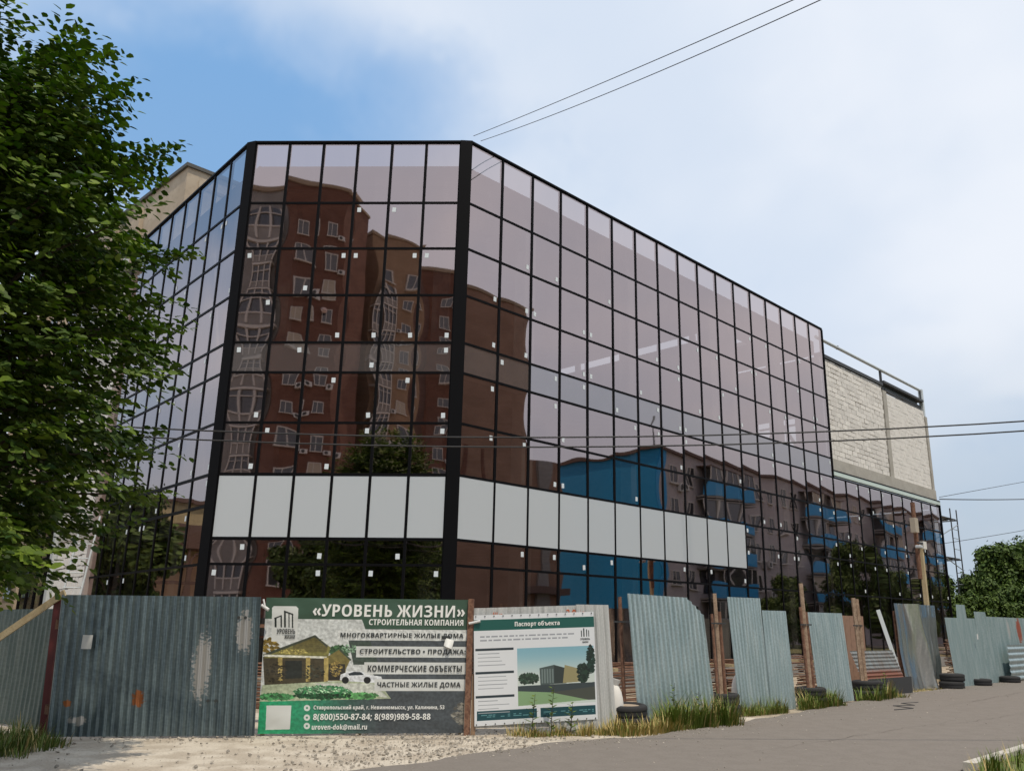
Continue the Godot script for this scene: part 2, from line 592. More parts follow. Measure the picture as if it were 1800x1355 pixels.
# a pane that bows very slightly, as toughened glass does
func pane_mesh(w: float, h: float, variant: int) -> Mesh:
	var k := "p%.3f,%.3f,%d" % [w, h, variant]
	if not cache.has(k):
		var r := RandomNumberGenerator.new()
		r.seed = 900 + variant
		var bow := r.randf_range(-0.0021, 0.0021)
		var wave := r.randf_range(0.0001, 0.0004)
		var ph := r.randf() * TAU
		cache[k] = grid_mesh(8, 10, func(u: float, v: float) -> Vector3:
			var x := (u - 0.5) * 2.0
			var y := (v - 0.5) * 2.0
			return Vector3((u - 0.5) * w, (v - 0.5) * h, bow * (1.0 - x * x) * (1.0 - y * y) + wave * sin(4.5 * y + ph)))
	return cache[k]

var pane_count := 0
var spare := SurfaceTool.new()
var spare_used := false

func glass(wall: Node3D, s: float, y: float, w: float, h: float, keep := true, m: Material = null) -> void:
	var b := Basis.from_euler(Vector3(rng.randf_range(-1, 1) * 0.002, rng.randf_range(-1, 1) * 0.002, 0.0))
	var mesh := pane_mesh(w, h, rng.randi() % 5)
	if keep and pane_count < 298:
		pane_count += 1
		put("glass_pane", mesh, m if m else M.bronze_glass, wall, Vector3(s, y, 0.0), b)
	else:
		spare.append_from(mesh, 0, wall.transform * Transform3D(b, Vector3(s, y, 0.0)))
		spare_used = true

func sticker(wall: Node3D, s: float, y: float) -> void:
	var o := box("sticker", wall, Vector3(s, y, 0.006), Vector3(0.10, 0.13, 0.002), M.sticker)
	o.rotation.z = rng.randf_range(-0.08, 0.08)

# mullions at i = 0..n with spacing w; heights ys[k0..k1]; cells whose code is white get a panel
func curtain_wall(b: Node3D, origin: Vector2, d: Vector2, w: float, n: int, ys: Array, k0: int, k1: int, white_cols := Vector2i(0, 0)) -> Node3D:
	var wall := node("curtain_wall", b, plan(origin), frame_basis(d))
	var top: float = ys[k0]
	var bottom: float = ys[k1]
	for i in n + 1:
		box("mullion", wall, Vector3(i * w, (top + bottom) / 2.0, -0.028), Vector3(0.07, top - bottom, 0.10), M.black_aluminium)
	for k in range(k0, k1 + 1):
		var white_here := k == 7 or k == 8
		box("transom", wall, Vector3(n * w / 2.0, ys[k], -0.024), Vector3(n * w, 0.075 if white_here else 0.06, 0.088), M.black_aluminium)
	return wall

func fill_cells(wall: Node3D, w: float, i0: int, i1: int, ys: Array, k0: int, k1: int, white: bool, keep := true) -> void:
	for i in range(i0, i1):
		for k in range(k0, k1):
			var h: float = ys[k] - ys[k + 1]
			var y: float = (ys[k] + ys[k + 1]) / 2.0
			if white and k == 7:
				put("white_panel", chamfer_mesh(Vector3(w - 0.05, h - 0.05, 0.03), 0.006), M.white_panel, wall, Vector3((i + 0.5) * w, y, 0.0))
				continue
			glass(wall, (i + 0.5) * w, y, w, h, keep, M.spandrel_glass if k == 4 else null)
			if keep and k > 0 and rng.randf() < (0.72 if k >= 2 else 0.45):
				var low := rng.randf() < 0.35
				sticker(wall, (i + 0.5) * w + (w / 2.0 - 0.16) * (1.0 if rng.randf() < 0.75 else -1.0), ys[k + 1] + 0.2 if low else ys[k] - 0.2)

func build_main_building() -> void:
	var b := thing("glass_building", "unfinished building with bronze mirror glass walls, chamfered corner and white panel band", "building")
	spare.begin(Mesh.PRIMITIVE_TRIANGLES)
	# --- face turned to the camera
	var cw := 0.9344
	var c := curtain_wall(b, CO, CD, cw, 6, YS, 0, 10)
	fill_cells(c, cw, 0, 6, YS, 0, 10, true)
	# --- long right face; beyond the white band the transoms sit at other heights
	var w := 1.2
	var r := node("curtain_wall", b, plan(RO), frame_basis(RD))
	for i in 28:
		var tall := i <= 17
		var y1: float = YS[0] if tall else YS[5]
		box("mullion", r, Vector3(i * w, (y1 + 0.55) / 2.0, -0.028), Vector3(0.07, y1 - 0.55, 0.10), M.black_aluminium)
	for k in 5:
		box("transom", r, Vector3(8.5 * w, YS[k], -0.024), Vector3(17 * w, 0.058, 0.088), M.black_aluminium)
	for k in range(5, 8):
		box("transom", r, Vector3(13.5 * w, YS[k], -0.024), Vector3(27 * w, 0.062, 0.088), M.black_aluminium)
	for k in range(8, 10):
		box("transom", r, Vector3(5.5 * w, YS[k], -0.024), Vector3(11 * w, 0.062, 0.088), M.black_aluminium)
		box("transom", r, Vector3(19.0 * w, YB[k], -0.024), Vector3(16 * w, 0.058, 0.088), M.black_aluminium)
	box("transom", r, Vector3(13.5 * w, 0.55, -0.024), Vector3(27 * w, 0.062, 0.088), M.black_aluminium)
	fill_cells(r, w, 0, 11, YS, 0, 9, true)
	fill_cells(r, w, 11, 17, YB, 0, 9, false)
	fill_cells(r, w, 17, 27, YB, 5, 9, false)
	fill_cells(r, w, 0, 11, YS, 9, 10, false, false)
	fill_cells(r, w, 11, 27, YB, 9, 10, false, false)
	# --- left face, seen at a slant
	var lw := 1.1405
	var l0 := LO + LD * (8 * lw)
	var l := curtain_wall(b, l0, -LD, lw, 8, YB, 0, 10)
	fill_cells(l, lw, 0, 8, YB, 0, 10, false)
	if spare_used:
		var o := put("glazing", spare.commit(), M.bronze_glass, b)
		o.set_meta("kind", "stuff")
	# --- folded corner posts and the coping strip
	var inner := 0.06
	var c_end := CO + CD * 6.0 * cw
	var cn := Vector2(-CD.y, CD.x)
	var ln := Vector2(LD.y, -LD.x)
	put("corner_post", prism(PackedVector2Array([c_end + cn * inner, RO + RN * inner, RO - RN * 0.15, c_end - cn * 0.15]), 0.55, 14.33), M.black_aluminium, b)
	put("corner_post", prism(PackedVector2Array([LO + ln * inner, CO + cn * inner, CO - cn * 0.15, LO - ln * 0.15]), 0.55, 14.33), M.black_aluminium, b)
	for q in [[c, 6 * cw], [r, 17 * w], [l, 8 * lw]]:
		box("coping", q[0], Vector3(q[1] / 2.0, 14.30, -0.03), Vector3(q[1], 0.055, 0.16), M.black_aluminium)
	box("end_post", r, Vector3(17 * w + 0.04, (YS[0] + YS[5]) / 2.0, -0.05), Vector3(0.05, YS[0] - YS[5], 0.18), M.black_aluminium)
	box("end_post", r, Vector3(27 * w + 0.06, YS[5] / 2.0 + 0.15, -0.05), Vector3(0.07, YS[5] + 0.1, 0.2), M.black_aluminium)
	box("end_post", l, Vector3(-0.06, 7.3, -0.05), Vector3(0.08, 13.9, 0.18), M.black_aluminium)
	box("plinth", r, Vector3(13.5 * w, 0.26, -0.12), Vector3(27 * w, 0.52, 0.3), M.dark_concrete)
	box("plinth", c, Vector3(3 * cw, 0.26, -0.12), Vector3(6 * cw + 0.3, 0.52, 0.3), M.dark_concrete)
	box("plinth", l, Vector3(4 * lw, 0.26, -0.12), Vector3(8 * lw, 0.52, 0.3), M.dark_concrete)
	# --- what stands behind the glass: columns, slabs, inner walls, roof over the near half
	for s in [2.9, 7.7, 12.5, 17.3]:
		box("column", r, Vector3(s, 6.6, -0.75), Vector3(0.42, 13.2, 0.42), M.concrete)
	for s in [0.6, 5.0]:
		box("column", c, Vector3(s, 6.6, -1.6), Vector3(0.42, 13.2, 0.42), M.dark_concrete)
	for s in [1.2, 6.0]:
		box("column", l, Vector3(s, 6.6, -0.7), Vector3(0.42, 13.2, 0.42), M.concrete)
	for q in [[r, 17 * w, 0.3], [c, 6 * cw, 0.35], [l, 8 * lw, 0.3]]:
		box("floor_beam", q[0], Vector3(q[1] / 2.0, 8.16, -0.32), Vector3(q[1] - q[2], 0.76, 0.26), M.concrete)
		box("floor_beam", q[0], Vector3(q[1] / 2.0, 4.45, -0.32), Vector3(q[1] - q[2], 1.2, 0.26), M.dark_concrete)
	for q in [[r, 14.4, 0.3], [c, 6 * cw, 0.35], [l, 8 * lw, 0.3]]:
		box("parapet", q[0], Vector3(q[1] / 2.0, 13.47, -0.45), Vector3(q[1] + 0.3 - q[2], 0.6, 0.2), M.bitumen)
	box("parapet", r, Vector3(17.4, 13.47, -0.45), Vector3(5.8, 0.6, 0.2), M.bitumen)
	box("wing_roof", r, Vector3(26.4, 7.78, -5.0), Vector3(11.8, 0.2, 9.0), M.dark_concrete)
	box("wing_back_wall", r, Vector3(26.4, 3.8, -9.4), Vector3(11.8, 7.6, 0.2), M.interior_wall)
	box("wing_end_wall", r, Vector3(32.25, 3.8, -4.8), Vector3(0.2, 7.6, 9.0), M.interior_wall)
	var back := 13.4
	var p17 := RO + RD * 14.5
	var hall := PackedVector2Array([Vector2(-2.75, -21.45), p17 - RN * 0.6, p17 - RN * back, l0 - ln * 0.6, Vector2(-8.25, -21.6)])
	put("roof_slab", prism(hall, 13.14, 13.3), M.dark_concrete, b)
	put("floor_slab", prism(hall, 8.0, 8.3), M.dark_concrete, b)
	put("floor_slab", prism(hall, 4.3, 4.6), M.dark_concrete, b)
	for q in [[17.0, 20.3, 0.6, 13.3], [14.65, 17.0, 0.6, 1.7]]:
		box("roof_slab", r, Vector3((q[0] + q[1]) / 2.0, 13.22, -(q[2] + q[3]) / 2.0), Vector3(q[1] - q[0], 0.16, q[3] - q[2]), M.dark_concrete)
	box("floor_slab", r, Vector3(17.5, 8.15, -7.0), Vector3(5.6, 0.3, 12.8), M.dark_concrete)
	box("floor_slab", r, Vector3(17.5, 4.45, -7.0), Vector3(5.6, 0.3, 12.8), M.dark_concrete)
	# inner cross wall, its head left open below the corrugated deck
	box("cross_wall", r, Vector3(14.5, 6.4, -0.9 - 6.1), Vector3(0.25, 12.8, 12.2), M.interior_wall)
	for i in 46:
		if rng.randf() < 0.82:
			continue
		box("packing", r, Vector3(14.5, 12.97, -1.2 - i * 0.26), Vector3(0.2, 0.34, 0.2), M.interior_wall)
	box("back_wall", r, Vector3(8.5, 6.55, -back - 0.15), Vector3(24.0, 13.1, 0.25), M.interior_wall)
	# end wall of the tall part with a braced opening
	var e := 17 * w - 0.35
	box("end_wall", r, Vector3(e, 4.6, -6.8), Vector3(0.22, 9.2, 13.2), M.interior_wall)
	box("end_wall", r, Vector3(e, 11.7, -6.8), Vector3(0.22, 2.5, 13.2), M.interior_wall)
	box("end_wall", r, Vector3(e, 9.83, -0.75), Vector3(0.22, 1.26, 1.1), M.interior_wall)
	box("end_wall", r, Vector3(e, 9.83, -8.3), Vector3(0.22, 1.26, 10.2), M.interior_wall)
	bar("brace", r, Vector3(e, 9.2, -1.35), Vector3(e, 10.45, -2.1), 0.12, 0.12, M.steel_grey)
	bar("brace", r, Vector3(e, 9.2, -2.9), Vector3(e, 10.45, -2.1), 0.12, 0.12, M.steel_grey)
	bar("brace", r, Vector3(e + 0.02, 10.15, -1.3), Vector3(e + 0.02, 10.15, -3.1), 0.08, 0.08, M.steel_grey)
	build_block_wing(b, r, w)
	build_left_wing(b, l, lw)

# blocks laid in courses, with open joints; each one a piece of its own
func lay_blocks(parent: Node3D, x0: float, x1: float, y0: float, y1: float, z: float, bw: float, bh: float, single: bool, gap: float, seed_: int, skip := 0.0) -> void:
	var r := RandomNumberGenerator.new()
	r.seed = seed_
	var st := SurfaceTool.new()
	st.begin(Mesh.PRIMITIVE_TRIANGLES)
	var row := 0
	var y := y0
	while y < y1 - 0.02:
		var h := minf(bh, y1 - y)
		var x := x0 - (bw * 0.5 if row % 2 == 1 else 0.0)
		while x < x1 - 0.02:
			var a := maxf(x, x0)
			var e := minf(x + bw, x1)
			x += bw
			if e - a < 0.08 or r.randf() < skip:
				continue
			var g := gap * (0.35 if r.randf() < 0.55 else r.randf_range(0.8, 1.9))
			var gy := gap * (0.3 if r.randf() < 0.75 else 1.2)
			var size := Vector3(snappedf(e - a - g, 0.01), snappedf(h - gy, 0.004), 0.19)
			var at := Vector3((a + e) / 2.0 + r.randf_range(-0.004, 0.004), y + h / 2.0, z + r.randf_range(-0.006, 0.008))
			if single:
				box("block", parent, at, size, M["block_%d" % (r.randi() % 4)])
			else:
				st.append_from(box_mesh(size), 0, Transform3D(Basis.IDENTITY, at))
		y += bh
		row += 1
	if not single:
		var o := put("blockwork", st.commit(), M.block_2, parent)
		o.set_meta("kind", "stuff")

func build_block_wing(b: Node3D, r: Node3D, w: float) -> void:
	var wing := node("block_wall", b, plan(RO), frame_basis(RD))
	var z := -0.32
	# concrete ring beam, pale flashing over the low glazing
	box("ring_beam", wing, Vector3(26.5, 8.36, z), Vector3(12.1, 0.56, 0.4), M.concrete)
	box("flashing", wing, Vector3(26.45, 7.93, -0.02), Vector3(12.0, 0.17, 0.16), M.flashing)
	box("sill_strip", wing, Vector3(26.45, 8.045, -0.03), Vector3(12.0, 0.05, 0.2), M.black_aluminium)
	# mortar core that the joints show
	box("mortar_core", wing, Vector3(23.75, 10.9, z - 0.08), Vector3(6.6, 4.5, 0.1), M.mortar_gap)
	box("mortar_core", wing, Vector3(29.9, 10.75, z - 0.08), Vector3(4.9, 4.2, 0.1), M.mortar)
	lay_blocks(wing, 20.46, 27.02, 8.65, 13.13, z, 0.52, 0.22, true, 0.035, 301)
	lay_blocks(wing, 27.48, 32.3, 8.65, 12.85, z, 0.40, 0.20, false, 0.012, 302)
	box("pier", wing, Vector3(27.25, 10.8, z + 0.01), Vector3(0.4, 4.3, 0.24), M.concrete)
	box("pier", wing, Vector3(32.45, 10.6, z), Vector3(0.26, 3.95, 0.3), M.concrete)
	# steel eaves: dark purlin, stacked bars in the open bay, pipe rail on posts
	box("purlin", wing, Vector3(23.8, 13.24, z), Vector3(6.6, 0.15, 0.3), M.dark_steel)
	box("purlin", wing, Vector3(29.8, 13.42, z), Vector3(5.1, 0.12, 0.3), M.dark_steel)
	box("purlin", wing, Vector3(29.8, 13.12, z - 0.1), Vector3(5.0, 0.10, 0.2), M.dark_steel)
	box("eaves_board", wing, Vector3(29.8, 13.27, z - 0.2), Vector3(5.0, 0.22, 0.05), M.steel_grey)
	bar("strut", wing, Vector3(27.6, 13.1, z), Vector3(31.6, 12.75, z), 0.07, 0.07, M.dark_steel)
	bar("strut", wing, Vector3(29.8, 12.95, z), Vector3(32.2, 12.95, z), 0.08, 0.08, M.dark_steel)
	tube("pipe_rail", wing, Vector3(20.5, 14.05, z), Vector3(32.55, 14.05, z), 0.075, M.pale_steel)
	for s in [22.6, 27.25, 32.4]:
		box("rail_post", wing, Vector3(s, 13.75, z), Vector3(0.1, 0.75 if s > 23 else 0.16, 0.1), M.dark_steel, Basis.IDENTITY).position.y = 13.72 if s > 23 else 14.06
	box("steel_corner", wing, Vector3(32.45, 13.35, z), Vector3(0.2, 1.5, 0.2), M.pale_steel)

func build_left_wing(b: Node3D, l: Node3D, lw: float) -> void:
	# block wall that continues the left face, a scalloped eave, a pale steel post, then glass again
	var wall := node("block_wall", b, l.position, l.basis)
	var z := -0.2
	box("mortar_core", wall, Vector3(-2.3, 6.8, z - 0.08), Vector3(4.3, 13.4, 0.1), M.mortar_gap)
	lay_blocks(wall, -4.4, -0.12, 0.3, 4.35, z, 0.40, 0.35, false, 0.05, 311)
	box("ring_beam", wall, Vector3(-2.26, 4.7, z), Vector3(4.28, 0.7, 0.3), M.concrete)
	lay_blocks(wall, -4.4, -0.12, 5.05, 13.3, z, 0.40, 0.22, false, 0.012, 312)
	box("purlin", wall, Vector3(-2.3, 13.36, z + 0.1), Vector3(4.3, 0.1, 0.3), M.dark_steel)
	var eave := grid_mesh(160, 1, func(u: float, v: float) -> Vector3:
		return Vector3(-4.4 + 4.3 * u, 13.52 + 0.04 * sin(u * TAU * 20.0), 0.35 - 0.9 * v))
	put("corrugated_eave", eave, M.pale_steel, wall)
	box("gutter", wall, Vector3(-2.3, 13.75, z + 0.42), Vector3(4.2, 0.18, 0.14), M.pale_steel)
	box("steel_post", wall, Vector3(-4.62, 7.4, z + 0.1), Vector3(0.34, 13.9, 0.3), M.pale_steel)
	var far := node("curtain_wall", b, l.transform * Vector3(-9.6, 0, -0.2), l.basis)
	for i in 5:
		box("mullion", far, Vector3(i * 1.15, 7.2, 0), Vector3(0.06, 13.2, 0.1), M.black_aluminium)
	for k in 9:
		box("transom", far, Vector3(2.3, YB[k] - 0.45, -0.01), Vector3(4.6, 0.06, 0.08), M.black_aluminium)
	for i in 4:
		put("glazing", pane_mesh(1.15, 13.2, i), M.bronze_glass, far, Vector3((i + 0.5) * 1.15, 7.2, 0.0))

# ---------------------------------------------------------------- houses seen directly
# plain house block in a frame: x along the front, z outwards
func house(called: String, label: String, origin: Vector2, d: Vector2, length: float, depth: float, height: float, wall: Material) -> Node3D:
	var h := thing(called, label, "building", plan(origin), frame_basis(d))
	box("wall", h, Vector3(length / 2.0, height / 2.0, -depth / 2.0), Vector3(length, height, depth), wall)
	return h

func window(h: Node3D, x: float, y: float, w: float, ht: float, z := 0.0, split := 1, pane: Material = null) -> Node3D:
	var o := node("window", h, Vector3(x, y, z))
	put("pane", box_mesh(Vector3(w, ht, 0.05)), pane if pane else M.window_glass, o, Vector3(0, 0, 0.0))
	box("frame", o, Vector3(-w / 2.0, 0, 0.03), Vector3(0.09, ht + 0.08, 0.1), M.window_white)
	box("frame", o, Vector3(w / 2.0, 0, 0.03), Vector3(0.09, ht + 0.08, 0.1), M.window_white)
	box("frame", o, Vector3(0, ht / 2.0, 0.03), Vector3(w - 0.1, 0.09, 0.1), M.window_white)
	for i in split:
		box("frame", o, Vector3(w * ((i + 1.0) / (split + 1.0) - 0.5) + 0.1, 0, 0.028), Vector3(0.08, ht - 0.1, 0.09), M.window_white)
	box("sill", o, Vector3(0, -ht / 2.0 - 0.05, 0.1), Vector3(w + 0.2, 0.1, 0.24), M.window_white)
	return o

func air_conditioner(h: Node3D, x: float, y: float, z := 0.0) -> void:
	var o := node("air_conditioner", h, Vector3(x, y, z + 0.25))
	box("case", o, Vector3.ZERO, Vector3(0.85, 0.6, 0.36), M.cooler)
	tube("fan", o, Vector3(0.1, 0, 0.17), Vector3(0.1, 0, 0.20), 0.22, M.cooler_fan, 12)

func build_neighbours() -> void:
	# beige slab behind the left face, its corner above the glass
	var k := Vector2(-21.6, -45.0)
	var h := house("beige_building", "tall beige concrete building rising behind the glass building on the left", k, RD, 14.0, 26.0, 27.3, M.tan_wall)
	# front frame here faces right; the left side is its flank
	box("wall_panel", h, Vector3(4.2, 13.4, 0.05), Vector3(7.0, 26.6, 0.1), M.tan_wall)
	box("panel_trim", h, Vector3(0.85, 13.2, 0.08), Vector3(0.2, 26.0, 0.1), M.tan_trim)
	box("panel_trim", h, Vector3(4.5, 26.25, 0.08), Vector3(7.1, 0.2, 0.1), M.tan_trim)
	box("roof", h, Vector3(7.0, 27.4, -13.0), Vector3(14.3, 0.22, 26.3), M.roof_edge)
	var side := node("flank", h, Vector3(0, 0, 0), Basis(Vector3.UP, -PI / 2.0))
	for i in 5:
		for j in 8:
			if i > 0:
				var o := box("window", side, Vector3(-4.0 - i * 3.8, 4.0 + j * 3.0, 0.02), Vector3(1.5, 1.6, 0.06), M.window_glass)
				o.position.x = -24.0 + i * 3.9
	for i in 6:
		box("pilaster", side, Vector3(-25.6 + i * 3.9, 13.4, 0.12), Vector3(0.5, 26.6, 0.24), M.tan_wall)

# ---------------------------------------------------------------- houses that only the glass shows
func build_mirrored_street() -> void:
	build_brick_tower()
	build_panel_block()
	build_brown_block()
	build_olive_house()

func section_frame(t: Node3D, a: Vector2, b: Vector2, depth: float, height: float, m: Material) -> Node3D:
	# front runs from a to b with its outward side towards the camera
	var d := (b - a).normalized()
	var l := a.distance_to(b)
	var s := node("section", t, plan(a), frame_basis(d))
	box("wall", s, Vector3(l / 2.0, height / 2.0, -depth / 2.0), Vector3(l, height, depth), m)
	box("parapet", s, Vector3(l / 2.0, height + 0.2, -depth / 2.0), Vector3(l + 0.35, 0.4, depth + 0.35), M.tan_trim)
	return s

func loggia_column(s: Node3D, x: float, w: float, y0: float, y1: float, storey: float) -> void:
	var y := y0
	while y < y1:
		box("loggia_slab", s, Vector3(x, y, 0.5), Vector3(w + 0.2, 0.2, 1.2), M.window_white)
		box("loggia_front", s, Vector3(x, y + 0.6, 0.95), Vector3(w, 1.0, 0.1), M.grey_render)
		box("loggia_glass", s, Vector3(x, y + 2.0, 0.9), Vector3(w, 1.8, 0.06), M.window_glass)
		for i in 4:
			box("loggia_post", s, Vector3(x + w * (i / 3.0 - 0.5), y + 1.6, 1.02), Vector3(0.13, 2.7, 0.12), M.window_white)
		box("loggia_rail", s, Vector3(x, y + 1.15, 1.03), Vector3(w, 0.12, 0.1), M.window_white)
		box("loggia_rail", s, Vector3(x, y + 2.4, 1.03), Vector3(w, 0.08, 0.1), M.window_white)
		y += storey

func build_brick_tower() -> void:
	var t := thing("brick_tower", "red brown brick apartment tower with glazed loggias, mirrored in the chamfered corner glass", "building")
	var st := 3.1
	var r := RandomNumberGenerator.new()
	r.seed = 8
	var a := section_frame(t, Vector2(-29.4, 35.6), Vector2(-36.5, 36.2), 12.0, 44.0, M.grey_render)
	loggia_column(a, 1.6, 2.6, 1.2, 39.5, st)
	var b := section_frame(t, Vector2(-23.5, 37.7), Vector2(-28.9, 34.6), 14.0, 44.3, M.red_brick)
	for i in 13:
		var y := 2.6 + i * st
		for q in [[1.55, 1.35], [4.25, 1.5]]:
			window(b, q[0], y, q[1], 1.5, 0.02, 1, M.curtain_beige if r.randf() < 0.1 else null)
			if r.randf() < 0.35:
				air_conditioner(b, q[0] - 1.25, y - 0.9)
	var c := section_frame(t, Vector2(-22.9, 42.9), Vector2(-23.5, 37.8), 6.0, 44.2, M.red_brick)
	var dd := section_frame(t, Vector2(-18.6, 50.6), Vector2(-22.8, 45.6), 10.0, 43.6, M.tan_brick)
	loggia_column(dd, 5.3, 2.2, 1.2, 38.0, st)
	for i in 13:
		var y := 2.6 + i * st
		window(dd, 1.5, y, 1.7, 1.5, 0.02, 1, M.curtain_beige if r.randf() < 0.2 else null)
		window(dd, 3.9, y, 0.7, 1.5, 0.02, 0)
		if r.randf() < 0.4:
			air_conditioner(dd, 3.0, y - 0.8)
	var e := section_frame(t, Vector2(-8.0, 60.4), Vector2(-18.7, 55.6), 12.0, 43.6, M.red_brick)
	for i in 13:
		var y := 2.6 + i * st
		for q in [9.0, 5.6, 2.4]:
			window(e, q, y, 1.7, 1.5, 0.02, 1)
			if r.randf() < 0.3:
				air_conditioner(e, q - 1.5, y - 0.8)
	var dish := node("satellite_dish", t, Vector3(-25.1, 31.0, 36.3))
	tube("dish", dish, Vector3.ZERO, Vector3(0.15, 0.05, -0.25), 0.45, M.dish, 14, 0.2)
	# the sections were only frames to build in: hand their pieces to the tower itself
	for s in t.get_children():
		if s.name.begins_with("section"):
			for p in s.get_children():
				var xf: Transform3D = s.transform * p.transform
				var called := String(p.name).rstrip("0123456789_")
				s.remove_child(p)
				p.name = called
				t.add_child(p, true)
				p.transform = xf
			t.remove_child(s)
			s.free()

func build_panel_block() -> void:
	# five storeys, gable clad in blue, balconies with blue aprons
	var corner := Vector2(47.6, -35.1)
	var length := 64.0
	var h := house("panel_block", "grey panel block with blue gable and blue balconies, mirrored in the long glass face", corner + RD * length, -RD, length, 10.7, 16.2, M.panel_wall)
	box("roof", h, Vector3(length / 2.0, 16.32, -5.35), Vector3(length + 0.6, 0.24, 11.3), M.arcade_brown)
	box("gable_cladding", h, Vector3(length + 0.06, 8.1, -5.35), Vector3(0.12, 16.2, 10.7), M.blue_sheet)
	box("gable_cladding", h, Vector3(length - 0.2, 8.1, 0.06), Vector3(0.6, 16.2, 0.12), M.blue_sheet)
	tube("aerial", h, Vector3(length - 0.8, 16.2, -1.0), Vector3(length - 0.8, 19.4, -1.0), 0.05, M.dark_steel, 6)
	bar("aerial", h, Vector3(length - 2.0, 18.4, -1.0), Vector3(length + 0.6, 18.4, -1.0), 0.05, 0.05, M.dark_steel)
	var r := RandomNumberGenerator.new()
	r.seed = 15
	for f in 5:
		var y := 2.0 + f * 2.85
		for g in [[5.5, 13.5], [24.5, 32.5], [41.0, 49.0], [55.0, 62.0]]:
			var x0: float = length - g[1]
			var x1: float = length - g[0]
			var cx := (x0 + x1) / 2.0
			box("balcony_slab", h, Vector3(cx, y - 0.6, 0.6), Vector3(x1 - x0, 0.16, 1.2), M.grey_render)
			for k in 3:
				var bw: float = (x1 - x0) / 3.0
				var bx := x0 + bw * (k + 0.5)
				box("balcony_apron", h, Vector3(bx, y, 1.2), Vector3(bw - 0.12, 1.05, 0.08), M.blue_sheet)
				if r.randf() < 0.72:
					box("balcony_glass", h, Vector3(bx, y + 1.25, 1.12), Vector3(bw - 0.1, 1.4, 0.05), M.window_glass if r.randf() < 0.7 else M.curtain_beige)
					for q in 3:
						box("balcony_frame", h, Vector3(bx + (bw - 0.2) * (q / 2.0 - 0.5), y + 1.25, 1.17), Vector3(0.12, 1.4, 0.08), M.window_white)
				else:
					box("balcony_door", h, Vector3(bx, y + 0.9, 0.03), Vector3(1.6, 2.0, 0.06), M.window_glass)
			box("balcony_roof", h, Vector3(cx, y + 2.0, 0.6), Vector3(x1 - x0, 0.1, 1.25), M.arcade_brown if f == 4 else M.grey_render)
		for s in [1.9, 4.2, 15.6, 18.2, 20.8, 23.2, 34.4, 37.0, 39.4, 51.0, 53.4]:
			window(h, length - s, y + 0.9, 1.3, 1.4, 0.02, 1, M.curtain_beige if r.randf() < 0.2 else null)
			if r.randf() < 0.22:
				air_conditioner(h, length - s + 1.2, y - 0.1)

func build_brown_block() -> void:
	var a := Vector2(44.0, -23.9)
	var d := Vector2(-0.6756, 0.7373)
	var h := house("brown_block", "tall windowless brown brick block end, mirrored beside the black corner post", a, d, 15.0, 11.0, 27.0, M.brown_brick)
	box("parapet", h, Vector3(7.5, 27.15, -5.5), Vector3(15.3, 0.3, 11.3), M.tan_trim)
	box("recess", h, Vector3(4.4, 11.8, 0.02), Vector3(0.35, 5.4, 0.06), M.red_brick)
	box("recess", h, Vector3(6.6, 11.8, 0.02), Vector3(0.5, 5.4, 0.06), M.red_brick)
	var low := node("stair_wing", h, Vector3(-4.6, 0, 0))
	box("wall", low, Vector3(2.25, 7.4, -4.2), Vector3(4.5, 14.8, 8.0), M.brown_brick)
	box("pier", low, Vector3(2.3, 7.4, -0.12), Vector3(1.0, 14.7, 0.2), M.grey_render)
	box("canopy", low, Vector3(2.2, 4.3, 0.2), Vector3(4.4, 0.5, 0.8), M.arcade_brown)

func build_olive_house() -> void:
	var d := Vector2(0.55, -0.835)
	var o := Vector2(-44.5, -40.2) - d * 14.0
	var h := house("olive_house", "long low olive yellow house with brown arcade, mirrored in the left glass face", o, d, 30.0, 9.0, 9.6, M.olive_wall)
	box("roof", h, Vector3(15.0, 9.7, -4.5), Vector3(30.5, 0.2, 9.5), M.arcade_brown)
	box("fascia", h, Vector3(15.0, 7.1, 1.3), Vector3(30.0, 1.5, 2.6), M.arcade_brown)
	box("ground_floor_wall", h, Vector3(15.0, 3.0, 0.04), Vector3(29.8, 6.0, 0.08), M.peach_wall)
	for i in 16:
		var x := 0.3 + i * 1.95
		box("arcade_post", h, Vector3(x, 2.9, 2.4), Vector3(0.2, 6.8, 0.2), M.arcade_brown)
		for k in 2:
			var sgn := 1.0 if k == 0 else -1.0
			for q in 4:
				var a0 := q * PI / 8.0
				var a1 := (q + 1) * PI / 8.0
				var p0 := Vector3(x + sgn * 0.95 * (1.0 - cos(a0)), 4.2 + 1.9 * sin(a0), 2.4)
				var p1 := Vector3(x + sgn * 0.95 * (1.0 - cos(a1)), 4.2 + 1.9 * sin(a1), 2.4)
				bar("arcade_arch", h, p0, p1, 0.14, 0.14, M.arcade_brown)
	bar("arcade_rail", h, Vector3(0, 4.15, 2.4), Vector3(30, 4.15, 2.4), 0.2, 0.2, M.arcade_brown)

